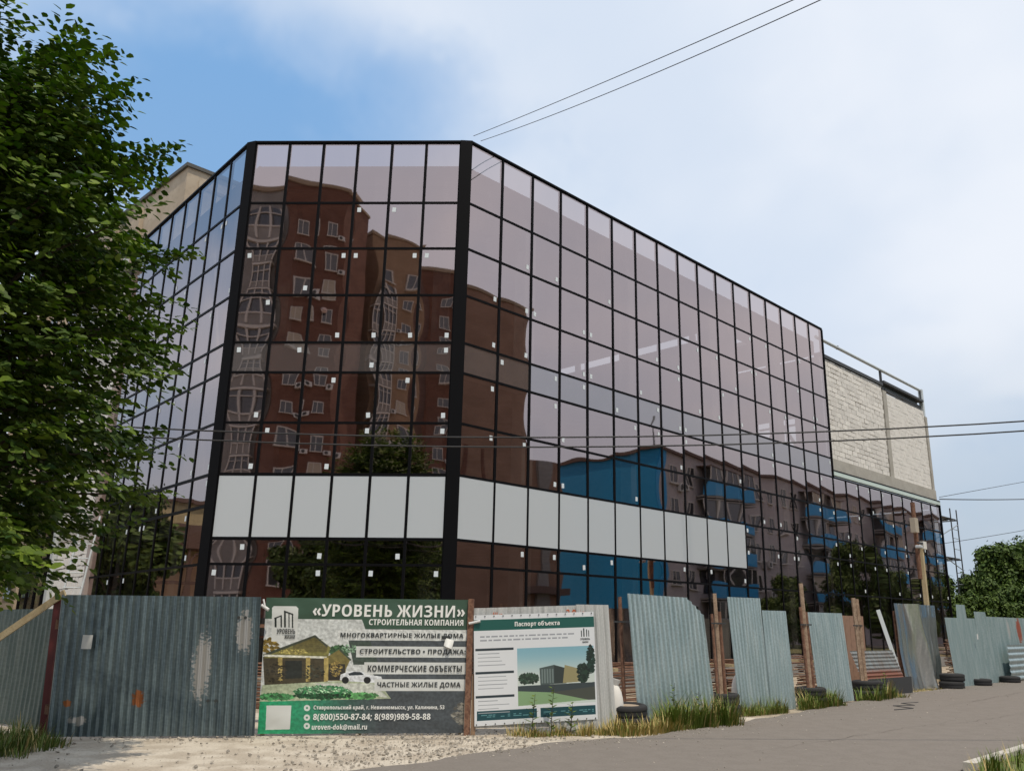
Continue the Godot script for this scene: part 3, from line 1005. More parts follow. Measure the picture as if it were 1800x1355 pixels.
# ---------------------------------------------------------------- trees
# one leaf: a pointed oval folded along its rib, six corners, four triangles
func leaf_into(v: PackedVector3Array, n: PackedVector3Array, c: PackedColorArray, at: Vector3, b: Basis, l: float, w: float, col: Color) -> void:
	var base := at
	var tip := at + b.y * l
	var la := at + b.y * l * 0.32 - b.x * w * 0.5 + b.z * w * 0.14
	var lb := at + b.y * l * 0.72 - b.x * w * 0.38 + b.z * w * 0.1
	var ra := at + b.y * l * 0.32 + b.x * w * 0.5 + b.z * w * 0.14
	var rb := at + b.y * l * 0.72 + b.x * w * 0.38 + b.z * w * 0.1
	v.append_array([base, la, lb, base, lb, tip, base, rb, ra, base, tip, rb])
	var nl := (b.z + b.x * 0.25).normalized()
	var nr := (b.z - b.x * 0.25).normalized()
	n.append_array([nl, nl, nl, nl, nl, nl, nr, nr, nr, nr, nr, nr])
	for i in 12:
		c.append(col)

func leaf_colour(r: RandomNumberGenerator, dark: Color, light: Color) -> Color:
	var c := dark.lerp(light, r.randf())
	return c * r.randf_range(0.85, 1.15)

# sprays: twigs that carry two ranks of leaves
func spray_into(v: PackedVector3Array, n: PackedVector3Array, c: PackedColorArray, r: RandomNumberGenerator, at: Vector3, dir: Vector3, length: float, count: int, l: float, dark: Color, light: Color) -> void:
	var side := dir.cross(Vector3.UP).normalized()
	var tone := r.randf()
	for i in count:
		var t := (i + 0.5) / count
		var p := at + dir * length * t + Vector3(0, -0.16 * t * t * length, 0)
		var s := 1.0 if i % 2 == 0 else -1.0
		var y := (side * s * 0.85 + dir * 0.6 + Vector3(0, r.randf_range(-0.55, 0.05), 0) + Vector3(r.randf_range(-0.3, 0.3), r.randf_range(-0.3, 0.3), r.randf_range(-0.3, 0.3))).normalized()
		var z := (Vector3.UP * 0.75 + dir * r.randf_range(0.1, 0.9) + Vector3(r.randf_range(-0.6, 0.6), 0, r.randf_range(-0.6, 0.6))).normalized()
		var x := y.cross(z).normalized()
		z = x.cross(y).normalized()
		var ll := l * r.randf_range(0.7, 1.2)
		var col := dark.lerp(light, clampf(tone * tone * 0.75 + r.randf() * r.randf() * 0.55, 0.0, 1.0))
		leaf_into(v, n, c, p + side * s * 0.02, Basis(x, y, z), ll, ll * r.randf_range(0.62, 0.8), col)

func limb_mesh(points: Array, r0: float, r1: float) -> ArrayMesh:
	var k := points.size() - 1
	return grid_mesh(8, k * 3, func(u: float, w: float) -> Vector3:
		var f := w * k
		var i := mini(int(f), k - 1)
		var t := f - i
		var p: Vector3 = (points[i] as Vector3).lerp(points[i + 1], t)
		var dir: Vector3 = (points[i + 1] - points[i]).normalized()
		var b := look_basis(dir)
		var rad := lerpf(r0, r1, w)
		return p + (b.x * cos(-u * TAU) + b.z * sin(-u * TAU)) * rad)

func build_trees() -> void:
	build_linden()
	# generic crowns, reused at several sizes
	var crowns := []
	for k in 3:
		crowns.append(crown_mesh(50 + k, 3200, 0.085 + 0.01 * k))
	var r := RandomNumberGenerator.new()
	r.seed = 99
	# beyond the right end of the building: seen directly
	for q in [[27.0, -53.0, 6.7, 5.4, "leafy dark green tree behind the scaffold, tallest of the right group"], [31.5, -57.0, 7.4, 6.4, "broad green tree at the right edge of the photo"], [22.6, -57.5, 6.4, 2.6, "small dark tree close behind the end of the glass building"], [38.0, -64.0, 8.4, 7.0, "far tree crown behind the broad one at the right edge"]]:
		tree(q[4], "trees beyond the right end of the building", Vector2(q[0], q[1]), q[2], q[3], crowns[r.randi() % 3], r, 0)
	for q in [[20.4, -47.2, 4.4, 3.4, "yellowish green shrub growing behind the stepped fence sheets"], [23.6, -49.5, 4.6, 3.6, "low olive green shrub below the tall tree beside the scaffold"], [27.0, -51.0, 4.2, 4.2, "wide shrub with pale twigs above the fence at right"]]:
		tree(q[4], "shrubs behind the right end of the fence", Vector2(q[0], q[1]), q[2], q[3], crowns[r.randi() % 3], r, 1)
	# behind the camera, mirrored in the chamfered corner
	for q in [[-16.5, 15.0, 8.0, 7.0, "leftmost of the back row"], [-11.3, 14.0, 8.4, 7.5, "middle of the back row"], [-6.5, 15.5, 8.2, 7.0, "rightmost of the back row"], [-13.0, 9.5, 7.0, 6.0, "leftmost of the front row"], [-8.6, 9.0, 6.8, 6.0, "middle of the front row"], [-4.6, 10.0, 6.6, 5.6, "rightmost of the front row"]]:
		tree("dark leafy tree mirrored in the corner glass, " + q[4], "trees mirrored in the corner glass", Vector2(q[0], q[1]), q[2], q[3], crowns[r.randi() % 3], r, 2)
	# along the panel block
	for q in [[56.0, -55.0, 9.5, 7.0, "tallest and widest one"], [49.0, -46.0, 6.0, 4.5, "second from the blue gable"], [63.0, -61.0, 7.5, 6.0, "fourth from the blue gable"], [70.0, -70.0, 8.0, 7.0, "farthest from the blue gable"], [46.0, -44.0, 4.0, 4.0, "smallest, nearest the blue gable"]]:
		tree("dark tree before the mirrored panel block, " + q[4], "trees mirrored before the panel block", Vector2(q[0], q[1]), q[2], q[3], crowns[r.randi() % 3], r, 2)
	# left of the building
	for q in [[-33.0, -42.0, 10.5, 8.0, "middle one"], [-31.0, -36.5, 8.5, 6.5, "smallest one"], [-37.5, -48.0, 11.5, 8.0, "tallest one"]]:
		tree("dark tree mirrored in the left glass face, " + q[4], "trees mirrored in the left face", Vector2(q[0], q[1]), q[2], q[3], crowns[r.randi() % 3], r, 2)

# unit crown: height 1 from 0 to 1, half-width about 0.5
func crown_mesh(seed_: int, sprays: int, leaf: float) -> ArrayMesh:
	var r := RandomNumberGenerator.new()
	r.seed = seed_
	var v := PackedVector3Array()
	var n := PackedVector3Array()
	var c := PackedColorArray()
	var lobes := []
	for i in 26:
		var a := r.randf() * TAU
		var y := r.randf_range(0.1, 0.93)
		var rad := 0.42 * sqrt(maxf(0.0, 1.0 - pow((y - 0.45) / 0.55, 2.0))) * r.randf_range(0.35, 1.0)
		lobes.append([Vector3(cos(a) * rad, y, sin(a) * rad), r.randf_range(0.09, 0.19)])
	for i in sprays:
		var lb = lobes[r.randi() % lobes.size()]
		var d := Vector3(r.randfn(), r.randfn() * 0.8, r.randfn()).normalized()
		var p: Vector3 = lb[0] + d * lb[1] * pow(r.randf(), 0.4)
		var tone := r.randf()
		for k in 6:
			var z := (d + Vector3(0, 0.6, 0) + Vector3(r.randfn(), r.randfn(), r.randfn()) * 0.5).normalized()
			var y := z.cross(Vector3(r.randfn(), r.randfn(), r.randfn())).normalized()
			var x := y.cross(z).normalized()
			var col := Color(0.024, 0.05, 0.010).lerp(Color(0.10, 0.155, 0.03), clampf(tone * 0.7 + r.randf() * 0.35, 0, 1))
			leaf_into(v, n, c, p + Vector3(r.randfn(), r.randfn(), r.randfn()) * 0.018, Basis(x, y, z), leaf * 0.42 * r.randf_range(0.6, 1.2), leaf * 0.3, col)
	return array_mesh(v, n, c)

func tree(label: String, group: String, at: Vector2, height: float, width: float, crown: ArrayMesh, r: RandomNumberGenerator, kind: int) -> void:
	var shrub := kind == 1
	var t := thing("shrub" if shrub else "tree", label, "shrub" if shrub else "tree", plan(at), Basis(Vector3.UP, r.randf() * TAU), group)
	var y0 := 0.02 * height if shrub else (0.12 * height if kind == 2 else 0.1 * height)
	var o := put("crown", crown, M.leaf_far, t, Vector3(0, y0, 0), Basis.from_scale(Vector3(width, height - y0, width)))
	if not shrub:
		put("trunk", limb_mesh([Vector3.ZERO, Vector3(0.1, height * 0.3, 0.05), Vector3(0, height * 0.7, 0)], 0.022 * height, 0.008 * height), M.bark, t)
		for i in 5:
			var a := i * 1.3
			put("limb", limb_mesh([Vector3(0.08, height * (0.25 + 0.07 * i), 0.04), Vector3(cos(a) * width * 0.3, height * (0.42 + 0.09 * i), sin(a) * width * 0.3)], 0.009 * height, 0.003 * height), M.bark, t)
	else:
		for i in 4:
			var a := i * 1.6
			put("stem", limb_mesh([Vector3.ZERO, Vector3(cos(a) * width * 0.25, height * 0.75, sin(a) * width * 0.25)], 0.03, 0.012), M.bark, t)

func build_linden() -> void:
	var r := RandomNumberGenerator.new()
	r.seed = 2024
	var foot := Vector3(-6.95, 0, -9.15)
	var t := thing("linden_tree", "leafy linden tree with bright green sprays at the left edge", "tree", foot)
	put("trunk", limb_mesh([Vector3.ZERO, Vector3(0.05, 2.0, 0.0), Vector3(-0.05, 4.5, 0.1), Vector3(0.1, 7.6, 0)], 0.16, 0.04), M.bark, t)
	var v := PackedVector3Array()
	var n := PackedVector3Array()
	var c := PackedColorArray()
	var dark := Color(0.022, 0.05, 0.008)
	var light := Color(0.165, 0.235, 0.026)
	# branches leave the trunk and end near the outline; sprays sit along them
	var ends := []
	for tier in 15:
		var y := 2.25 + 0.435 * tier
		for k in 11:
			var a := k * TAU / 11.0 + tier * 0.83 + r.randf_range(-0.25, 0.25)
			var rad := 2.0 * sqrt(maxf(0.03, 1.0 - pow(maxf(0.0, (y - 5.4) / 3.2), 2.0)))
			if y < 2.9:
				rad *= 0.75
			rad *= r.randf_range(0.55, 1.06)
			ends.append(Vector3(cos(a) * rad, y + r.randf_range(-0.1, 0.1), sin(a) * rad))
	for e in ends:
		var start := Vector3(0, clampf(e.y * 0.82 - 0.4, 1.5, 7.0), 0)
		var mid: Vector3 = start.lerp(e, 0.55) + Vector3(0, 0.35, 0)
		put("limb", limb_mesh([start, mid, e], 0.035, 0.008), M.bark, t)
		var len_: float = start.distance_to(e)
		var count := int(8 + len_ * 9.0)
		for k in count:
			var f := pow(r.randf(), 0.6)
			var p = start.lerp(mid, f / 0.55) if f < 0.55 else mid.lerp(e, (f - 0.55) / 0.45)
			if f < 0.25:
				continue
			var out := Vector3(e.x - start.x, 0, e.z - start.z).normalized()
			var dir := (out * 0.8 + Vector3(r.randfn() * 0.7, r.randfn() * 0.22 - 0.05, r.randfn() * 0.7)).normalized()
			spray_into(v, n, c, r, p + Vector3(r.randfn(), r.randfn() * 0.6, r.randfn()) * 0.12, dir, r.randf_range(0.35, 0.65), 10, 0.11, dark, light)
		for k in 6:
			var out2: Vector3 = (e - mid).normalized()
			spray_into(v, n, c, r, e + Vector3(r.randfn(), r.randfn() * 0.4, r.randfn()) * 0.12, (out2 + Vector3(r.randfn(), r.randfn() * 0.4, r.randfn()) * 0.35).normalized(), r.randf_range(0.4, 0.75), 12, 0.115, dark, light)
	# inner fill so that the heart of the crown is closed
	for k in 1100:
		var y := r.randf_range(2.1, 7.7)
		var a := r.randf() * TAU
		var rad := 1.7 * sqrt(r.randf()) * sqrt(maxf(0.05, 1.0 - pow(maxf(0.0, (y - 5.4) / 3.0), 2.0)))
		spray_into(v, n, c, r, Vector3(cos(a) * rad, y, sin(a) * rad), Vector3(cos(a), r.randfn() * 0.3, sin(a)).normalized(), 0.5, 9, 0.115, dark, light)
	put("crown", array_mesh(v, n, c), M.leaf_linden, t)

# ---------------------------------------------------------------- the hoarding: sheets, banners, posts, tyres
# picture of a weathered zinc sheet: vertical streaks, and rust or paint at given places [u, v, ru, rv, colour]
func sheet_texture(seed_: int, base: Color, streak: Color, spots: Array) -> ImageTexture:
	var w := 256
	var h := 256
	var im := Image.create(w, h, false, Image.FORMAT_RGB8)
	var n := FastNoiseLite.new()
	n.seed = seed_
	n.frequency = 0.05
	n.fractal_octaves = 4
	for y in h:
		for x in w:
			var s := n.get_noise_2d(x * 2.2, y * 0.12) * 0.5 + 0.5
			var g := n.get_noise_2d(x * 3.0 + 500.0, y * 3.0) * 0.5 + 0.5
			var c := base.lerp(streak, clampf(smoothstep(0.3, 0.8, s) * 0.75 + (g - 0.5) * 0.35, 0.0, 1.0))
			c *= 0.86 + 0.28 * g
			for q in spots:
				var du = (x / float(w) - q[0]) / q[2]
				var dv = (y / float(h) - q[1]) / q[3]
				var e := sqrt(du * du + dv * dv) + (g - 0.5) * 1.1 + (s - 0.5) * 0.7
				c = c.lerp(q[4], smoothstep(1.05, 0.8, e))
			im.set_pixel(x, y, c.clamp().linear_to_srgb())
	return ImageTexture.create_from_image(im)

func sheet_material(key: String, tex: Texture2D, rough := 0.42, metal := 0.55) -> StandardMaterial3D:
	var m := mat(key, Color(1, 1, 1), rough, metal)
	m.albedo_color = Color.WHITE
	m.albedo_texture = tex
	return m

# a ribbed sheet from foot a to foot b; heights as [u, h] steps; lean moves the top
func ribbed(called: String, parent: Node3D, a: Vector3, b: Vector3, tops: Array, pitch: float, amp: float, sharp: float, m: Material, lean := Vector3.ZERO, lift := 0.03, bend := 0.0, slant := 0.0) -> MeshInstance3D:
	var d := (b - a)
	var l := d.length()
	var nrm := Vector3(-d.z, 0, d.x).normalized()
	var waves := l / pitch
	var nu := int(waves * 12.0)
	var ph := rng.randf() * TAU
	var mesh := grid_mesh(nu, 8, func(u: float, v: float) -> Vector3:
		var ht: float = tops[0][1]
		for q in tops.size():
			if u >= tops[q][0] - 1e-4:
				ht = tops[q][1]
				if q + 1 < tops.size() and tops[q].size() > 2:
					ht = lerpf(tops[q][1], tops[q + 1][1], clampf((u - tops[q][0]) / (tops[q + 1][0] - tops[q][0]), 0, 1))
		var s := sin(u * waves * TAU)
		var wv := amp * (s if sharp == 0.0 else (smoothstep(-0.1, 0.95, s) if sharp < 0.0 else clampf(s * sharp, -1.0, 1.0)))
		var dent := 0.006 * sin(u * 7.0 + ph) * sin(v * 5.0 + ph * 2.0) + bend * pow(absf(u * 2.0 - 1.0), 4.0) * (v * v)
		return a + d * (u + slant * v) + nrm * (wv + dent) + lean * v + Vector3(0, lift * (1.0 - v) + ht * v, 0))
	return put(called, mesh, m, parent)

func tyre_mesh() -> ArrayMesh:
	if cache.has("tyre"):
		return cache["tyre"]
	var prof := [[0.20, 0.055], [0.215, 0.095], [0.26, 0.105], [0.30, 0.095], [0.325, 0.075], [0.33, 0.03], [0.322, 0.025], [0.322, -0.025], [0.33, -0.03], [0.325, -0.075], [0.30, -0.095], [0.26, -0.105], [0.215, -0.095], [0.20, -0.055]]
	cache["tyre"] = grid_mesh(40, prof.size() - 1, func(u: float, v: float) -> Vector3:
		var q = prof[int(round(v * (prof.size() - 1)))]
		return Vector3(cos(u * TAU) * q[0], q[1], sin(u * TAU) * q[0]))
	return cache["tyre"]

func tyre(label: String, at: Vector3, size := 1.0, tilt := 0.0) -> void:
	var t := thing("tyre", label, "tyre", at, Basis(Vector3(1, 0, 0), tilt) * Basis(Vector3.UP, rng.randf()), "old tyres that weigh down the fence posts")
	put("casing", tyre_mesh(), M.tyre, t, Vector3(0, 0.105 * size, 0), Basis.from_scale(Vector3(size, size, size)))
	var dust := CylinderMesh.new()
	dust.height = 0.06
	dust.top_radius = 0.235 * size
	dust.bottom_radius = 0.22 * size
	put("sand_filling", dust, M.tyre_dust, t, Vector3(0, 0.15 * size, 0))

func zinc(key: String, seed_: int, spots := []) -> StandardMaterial3D:
	return sheet_material(key, sheet_texture(seed_, Color(0.36, 0.46, 0.48), Color(0.55, 0.64, 0.65), spots), 0.32, 0.55)

func build_fence() -> void:
	var rust := Color(0.34, 0.12, 0.045)
	var pale := Color(0.42, 0.41, 0.39)
	var grp := "rusting sheet metal pieces of the site hoarding"
	# --- far left piece
	var fl := thing("fence_sheet", "dark ribbed fence sheet left of the red gate post", "fence", Vector3.ZERO, Basis.IDENTITY, grp)
	var dark := sheet_material("zinc_dark", sheet_texture(5, Color(0.08, 0.11, 0.11), Color(0.14, 0.17, 0.165), []))
	ribbed("sheet", fl, Vector3(-11.4, 0, -16.9), Vector3(-7.72, 0, -14.12), [[0, 1.84]], 0.16, 0.03, -1.0, dark)
	bar("rail", fl, Vector3(-11.4, 1.3, -17.0), Vector3(-7.75, 1.3, -14.22), 0.06, 0.06, M.rusty)
	# --- gate
	var g := thing("gate", "wide dark ribbed metal gate panel with rust spots and bare patches", "gate", Vector3.ZERO)
	var gm := sheet_material("zinc_gate", sheet_texture(6, Color(0.10, 0.135, 0.15), Color(0.19, 0.245, 0.255), [[0.42, 0.74, 0.03, 0.06, rust], [0.075, 0.77, 0.02, 0.025, rust], [0.715, 0.52, 0.045, 0.24, pale], [0.92, 0.25, 0.04, 0.16, pale], [0.14, 0.89, 0.04, 0.03, pale]]), 0.3, 0.6)
	ribbed("sheet", g, Vector3(-7.36, 0, -13.42), Vector3(-4.46, 0, -13.78), [[0, 2.03]], 0.107, 0.024, -1.0, gm, Vector3(-0.10, 0, 0))
	bar("rail", g, Vector3(-7.36, 0.45, -13.5), Vector3(-4.46, 0.45, -13.86), 0.05, 0.05, M.rusty)
	bar("rail", g, Vector3(-7.4, 1.6, -13.5), Vector3(-4.5, 1.6, -13.86), 0.05, 0.05, M.rusty)
	for q in [[-4.86, 1.72, -13.715], [-4.76, 1.72, -13.727], [-5.17, 0.52, -13.672], [-5.06, 0.52, -13.685]]:
		tube("hole", g, Vector3(q[0], q[1], q[2]), Vector3(q[0] + 0.002, q[1], q[2] + 0.012), 0.024, M.print_dark, 10)
	tag(box("notice", self, Vector3(-6.98, 1.35, -13.43), Vector3(0.16, 0.2, 0.004), M.paper, Basis(Vector3.UP, -0.11)), "small blank grey paper notice stuck on the gate panel", "notice")
	var gp := thing("gate_post", "dark red painted steel post at the left edge of the gate", "post", Vector3(-7.50, 0, -13.55))
	box("post", gp, Vector3(-0.02, 1.04, 0), Vector3(0.10, 2.08, 0.10), M.red_paint, Basis(Vector3(0, 0, 1), 0.045))
	box("hinge", gp, Vector3(0.05, 0.4, 0.05), Vector3(0.06, 0.14, 0.04), M.rusty)
	box("hinge", gp, Vector3(0.01, 1.6, 0.05), Vector3(0.06, 0.14, 0.04), M.rusty)
	var pl := bar("wooden_plank", self, Vector3(-8.95, 1.14, -13.95), Vector3(-7.42, 2.06, -13.42), 0.10, 0.035, M.plank)
	pl.name = numbered("wooden_plank")
	tag(pl, "long pale wooden plank leaning slantwise against the red gate post", "plank")
	build_banner()
	build_passport()
	# --- ribbed zinc sheets to the right
	var s1 := thing("fence_sheet", "wide corrugated zinc sheet right of the white board, with a clipped corner", "fence", Vector3.ZERO, Basis.IDENTITY, grp)
	ribbed("sheet", s1, Vector3(1.43, 0, -15.62), Vector3(2.9, 0, -16.5), [[0, 2.2, 1], [0.78, 2.16, 1], [1.0, 1.86, 1]], 0.100, 0.022, 0.0, zinc("zinc_a", 11), Vector3(-0.17, 0, 0), 0.05)
	var s2 := thing("fence_sheet", "stepped corrugated zinc sheet standing between two pairs of rusty posts", "fence", Vector3.ZERO, Basis.IDENTITY, grp)
	ribbed("sheet", s2, Vector3(3.68, 0, -18.3), Vector3(4.5, 0, -18.95), [[0, 2.25]], 0.100, 0.022, 0.0, zinc("zinc_b", 12), Vector3(-0.14, 0, 0), 0.03)
	ribbed("sheet", s2, Vector3(4.47, 0, -18.9), Vector3(5.1, 0, -19.42), [[0, 2.0]], 0.100, 0.022, 0.0, zinc("zinc_c", 13), Vector3(-0.09, 0, 0), 0.0)
	var s3 := thing("fence_sheet", "narrow bright corrugated sheet leaning left before the open gap", "fence", Vector3.ZERO, Basis.IDENTITY, grp)
	ribbed("sheet", s3, Vector3(5.93, 0, -20.5), Vector3(7.05, 0, -21.5), [[0, 2.0]], 0.095, 0.024, 0.0, zinc("zinc_d", 14), Vector3(-0.14, 0, 0), 0.02)
	var lie := thing("fence_sheet", "rusty corrugated sheet lying on edge low inside the open gap", "fence", Vector3.ZERO, Basis.IDENTITY, grp)
	var rz := sheet_material("zinc_rusty", sheet_texture(15, Color(0.20, 0.23, 0.235), Color(0.14, 0.09, 0.07), [[0.5, 0.9, 0.8, 0.25, Color(0.2, 0.08, 0.05)]]), 0.6, 0.3)
	var horiz := grid_mesh(10, 64, func(u: float, v: float) -> Vector3:
		return Vector3(7.75, 0, -22.9).lerp(Vector3(9.35, 0, -24.3), u) + Vector3(0, 0.38 + v * 0.72, 0) + Vector3(-0.2, 0, -0.18) * v + Vector3(0.67, 0, 0.74) * 0.012 * sin(v * TAU * 8.0))
	put("sheet", horiz, rz, lie)
	put("sheet", grid_mesh(10, 2, func(u: float, v: float) -> Vector3:
		return Vector3(7.85, 0, -22.7).lerp(Vector3(9.5, 0, -24.2), u) + Vector3(0, 0.02 + v * 0.42, 0)), M.dark_steel, lie)
	var strip := bar("metal_strip", self, Vector3(9.42, 0.02, -24.45), Vector3(8.92, 2.16, -24.62), 0.11, 0.012, M.pale_steel)
	strip.name = numbered("metal_strip")
	tag(strip, "long pale metal strip leaning across the open gap in the fence", "strip")
	var gapd := thing("fence_sheet", "dark brown board panel closing the back of the open gap", "fence", Vector3.ZERO, Basis.IDENTITY, grp)
	for i in 7:
		var p := Vector3(7.5, 0, -24.2) + Vector3(0.68, 0, -0.73) * (0.3 * i)
		box("board", gapd, p + Vector3(0, 1.05, 0), Vector3(0.285, 1.9, 0.025), M.brown_brick, frame_basis(RD))
	var fo := thing("fence_sheet", "crumpled shiny folded sheet with a bright vertical crease", "fence", Vector3.ZERO, Basis.IDENTITY, grp)
	var shiny := sheet_material("zinc_shiny", sheet_texture(17, Color(0.45, 0.49, 0.51), Color(0.66, 0.69, 0.70), []), 0.24, 0.85)
	var fold := grid_mesh(48, 14, func(u: float, v: float) -> Vector3:
		var p := Vector3(9.75, 0, -25.3).lerp(Vector3(11.72, 0, -27.25), u)
		var nn := Vector3(0.73, 0, 0.68)
		var crease := 0.30 * exp(-pow((u - 0.36 - 0.16 * (1.0 - v)) / 0.075, 2.0)) - 0.12 * smoothstep(0.5, 0.9, u) * (1.0 - v) + 0.02 * sin(u * 26.0) + 0.03 * sin(u * 6.0 + v * 9.0) * (1.0 - v)
		return p + nn * crease + Vector3(-0.12, 0, 0) * v + Vector3(0, (0.02 if u < 0.55 else 0.22) * (1.0 - v) + 2.36 * v, 0))
	put("sheet", fold, shiny, fo)
	bar("post", fo, Vector3(9.78, 0.0, -25.5), Vector3(9.72, 2.15, -25.5), 0.12, 0.08, M.rusty)
	var s5 := thing("fence_sheet", "flat grey green metal sheet with a raised tab on its top edge", "fence", Vector3.ZERO, Basis.IDENTITY, grp)
	var flat_m := sheet_material("sheet_flat", sheet_texture(18, Color(0.26, 0.35, 0.36), Color(0.38, 0.46, 0.47), []), 0.55, 0.4)
	ribbed("sheet", s5, Vector3(11.75, 0, -26.62), Vector3(13.45, 0, -28.35), [[0, 2.0], [0.40, 2.40], [0.73, 2.0]], 0.45, 0.008, 0.0, flat_m, Vector3(-0.14, 0, 0), 0.02)
	box("tag", s5, Vector3(13.18, 1.45, -28.0), Vector3(0.1, 0.16, 0.004), M.white_cloth, frame_basis(RD))
	var s6 := thing("fence_sheet", "long grey green sheet at the right edge with a red rust streak", "fence", Vector3.ZERO, Basis.IDENTITY, grp)
	var m6 := sheet_material("sheet_red", sheet_texture(19, Color(0.26, 0.35, 0.36), Color(0.38, 0.46, 0.47), [[0.60, 0.22, 0.035, 0.22, Color(0.36, 0.10, 0.06)], [0.44, 0.2, 0.02, 0.16, Color(0.45, 0.46, 0.45)]]), 0.55, 0.4)
	ribbed("sheet", s6, Vector3(13.5, 0, -28.5), Vector3(18.6, 0, -34.0), [[0, 2.22], [0.15, 2.08]], 0.5, 0.008, 0.0, m6, Vector3(-0.12, 0, 0), 0.02)
	var hz := thing("fence_sheet", "short sheet with level corrugations patched onto the right end", "fence", Vector3.ZERO, Basis.IDENTITY, grp)
	put("sheet", grid_mesh(6, 48, func(u: float, v: float) -> Vector3:
		return Vector3(14.9, 0, -29.75).lerp(Vector3(18.0, 0, -33.1), u) + Vector3(0, 0.06 + v * 1.12, 0) + Vector3(0.73, 0, 0.68) * (0.05 + 0.018 * sin(v * TAU * 6.0))), zinc("zinc_e", 20), hz)
	# --- posts on tyres
	post_pair("pair of rusty pipe posts left of the stepped sheet", Vector3(3.28, 0, -17.9), [[0.0, 2.3, 0.05], [0.14, 1.95, 0.04], [-0.13, 1.9, 0.03]])
	post_pair("tall tan timber and pipe posts between the stepped and narrow sheets", Vector3(5.62, 0, -20.0), [[0.0, 2.62, 0.055], [0.15, 2.0, 0.04], [-0.1, 2.1, 0.035]])
	post_pair("two rusty posts right of the narrow corrugated sheet", Vector3(7.45, 0, -22.0), [[0.0, 2.38, 0.06], [0.2, 2.36, 0.05]])
	post_pair("thin rusty rods behind the double tyre beside the white board", Vector3(1.22, 0, -15.9), [[-0.32, 1.75, 0.03], [0.0, 2.15, 0.035]])
	tyre("lower worn tyre of the two stacked beside the white board", Vector3(1.24, 0.0, -15.1), 1.05)
	tyre("upper tilted tyre of the two stacked beside the white board", Vector3(1.20, 0.2, -15.12), 1.0, 0.06)
	tyre("upper tyre of the pair under the posts left of the stepped sheet", Vector3(3.28, 0.20, -17.85), 1.0)
	tyre("lower tyre of the pair under the posts left of the stepped sheet", Vector3(3.30, 0.0, -17.85), 1.0)
	tyre("upper tyre under the tall tan posts", Vector3(5.60, 0.2, -19.95), 1.0)
	tyre("lower tyre under the tall tan posts", Vector3(5.62, 0.0, -19.95), 1.0)
	tyre("upper wide tyre at the foot of the two posts before the gap", Vector3(7.55, 0.22, -22.0), 1.1)
	tyre("lower wide tyre at the foot of the two posts before the gap", Vector3(7.5, 0.0, -21.95), 1.1)
	tyre("upper tyre right of the crumpled shiny sheet", Vector3(11.5, 0.21, -26.3), 1.05)
	tyre("lower tyre right of the crumpled shiny sheet", Vector3(11.45, 0.0, -26.25), 1.05)
	tyre("tyre showing through the cut under the flat grey green sheet", Vector3(13.0, 0.02, -27.75), 0.95)
	tyre("rightmost tyre before the level corrugated patch", Vector3(14.75, 0.02, -29.45), 0.95)

func post_pair(label: String, at: Vector3, posts: Array) -> void:
	var t := thing("fence_post", label, "post", at)
	for q in posts:
		var x = Vector3(0.68, 0, -0.73) * q[0]
		var top = x + Vector3(-0.07, q[1], 0.0)
		if q[2] > 0.045:
			bar("post", t, x + Vector3(0, 0.05, 0), top, q[2] * 1.35, q[2] * 1.35, M.pipe_tan)
		else:
			tube("post", t, x + Vector3(0, 0.05, 0), top, q[2], M.rusty)
	var a := Vector3(0.68, 0, -0.73) * -0.2 + Vector3(-0.05, 1.72, 0.06)
	bar("wire_tie", t, a, a + Vector3(0.68, 0, -0.73) * 0.5, 0.03, 0.02, M.dark_steel)

# scanline polygon fill on a picture; corners as fractions of width and height
func fill(im: Image, pts: Array, c: Color) -> void:
	var w := im.get_width()
	var h := im.get_height()
	var lo := h
	var hi := 0
	for p in pts:
		lo = mini(lo, int(p[1] * h))
		hi = maxi(hi, int(p[1] * h) + 1)
	for y in range(maxi(lo, 0), mini(hi, h)):
		var xs := []
		var yy := (y + 0.5) / h
		for i in pts.size():
			var a = pts[i]
			var b = pts[(i + 1) % pts.size()]
			if (a[1] <= yy) != (b[1] <= yy):
				xs.append(a[0] + (yy - a[1]) / (b[1] - a[1]) * (b[0] - a[0]))
		xs.sort()
		for k in range(0, xs.size() - 1, 2):
			var x0 := clampi(int(round(xs[k] * w)), 0, w)
			var x1 := clampi(int(round(xs[k + 1] * w)), 0, w)
			if x1 > x0:
				im.fill_rect(Rect2i(x0, y, x1 - x0, 1), c)

func rect(im: Image, x0: float, y0: float, x1: float, y1: float, c: Color) -> void:
	fill(im, [[x0, y0], [x1, y0], [x1, y1], [x0, y1]], c)

func blot(im: Image, x: float, y: float, rx: float, ry: float, c: Color, r: RandomNumberGenerator, count: int, size := 0.012) -> void:
	for i in count:
		var a := r.randf() * TAU
		var q := sqrt(r.randf())
		var px := x + cos(a) * rx * q
		var py := y + sin(a) * ry * q
		var s := size * r.randf_range(0.5, 1.3)
		var k := c * r.randf_range(0.65, 1.35)
		k.a = 1.0
		fill(im, [[px - s, py], [px, py - s], [px + s, py + s * 0.3], [px, py + s]], k.clamp())

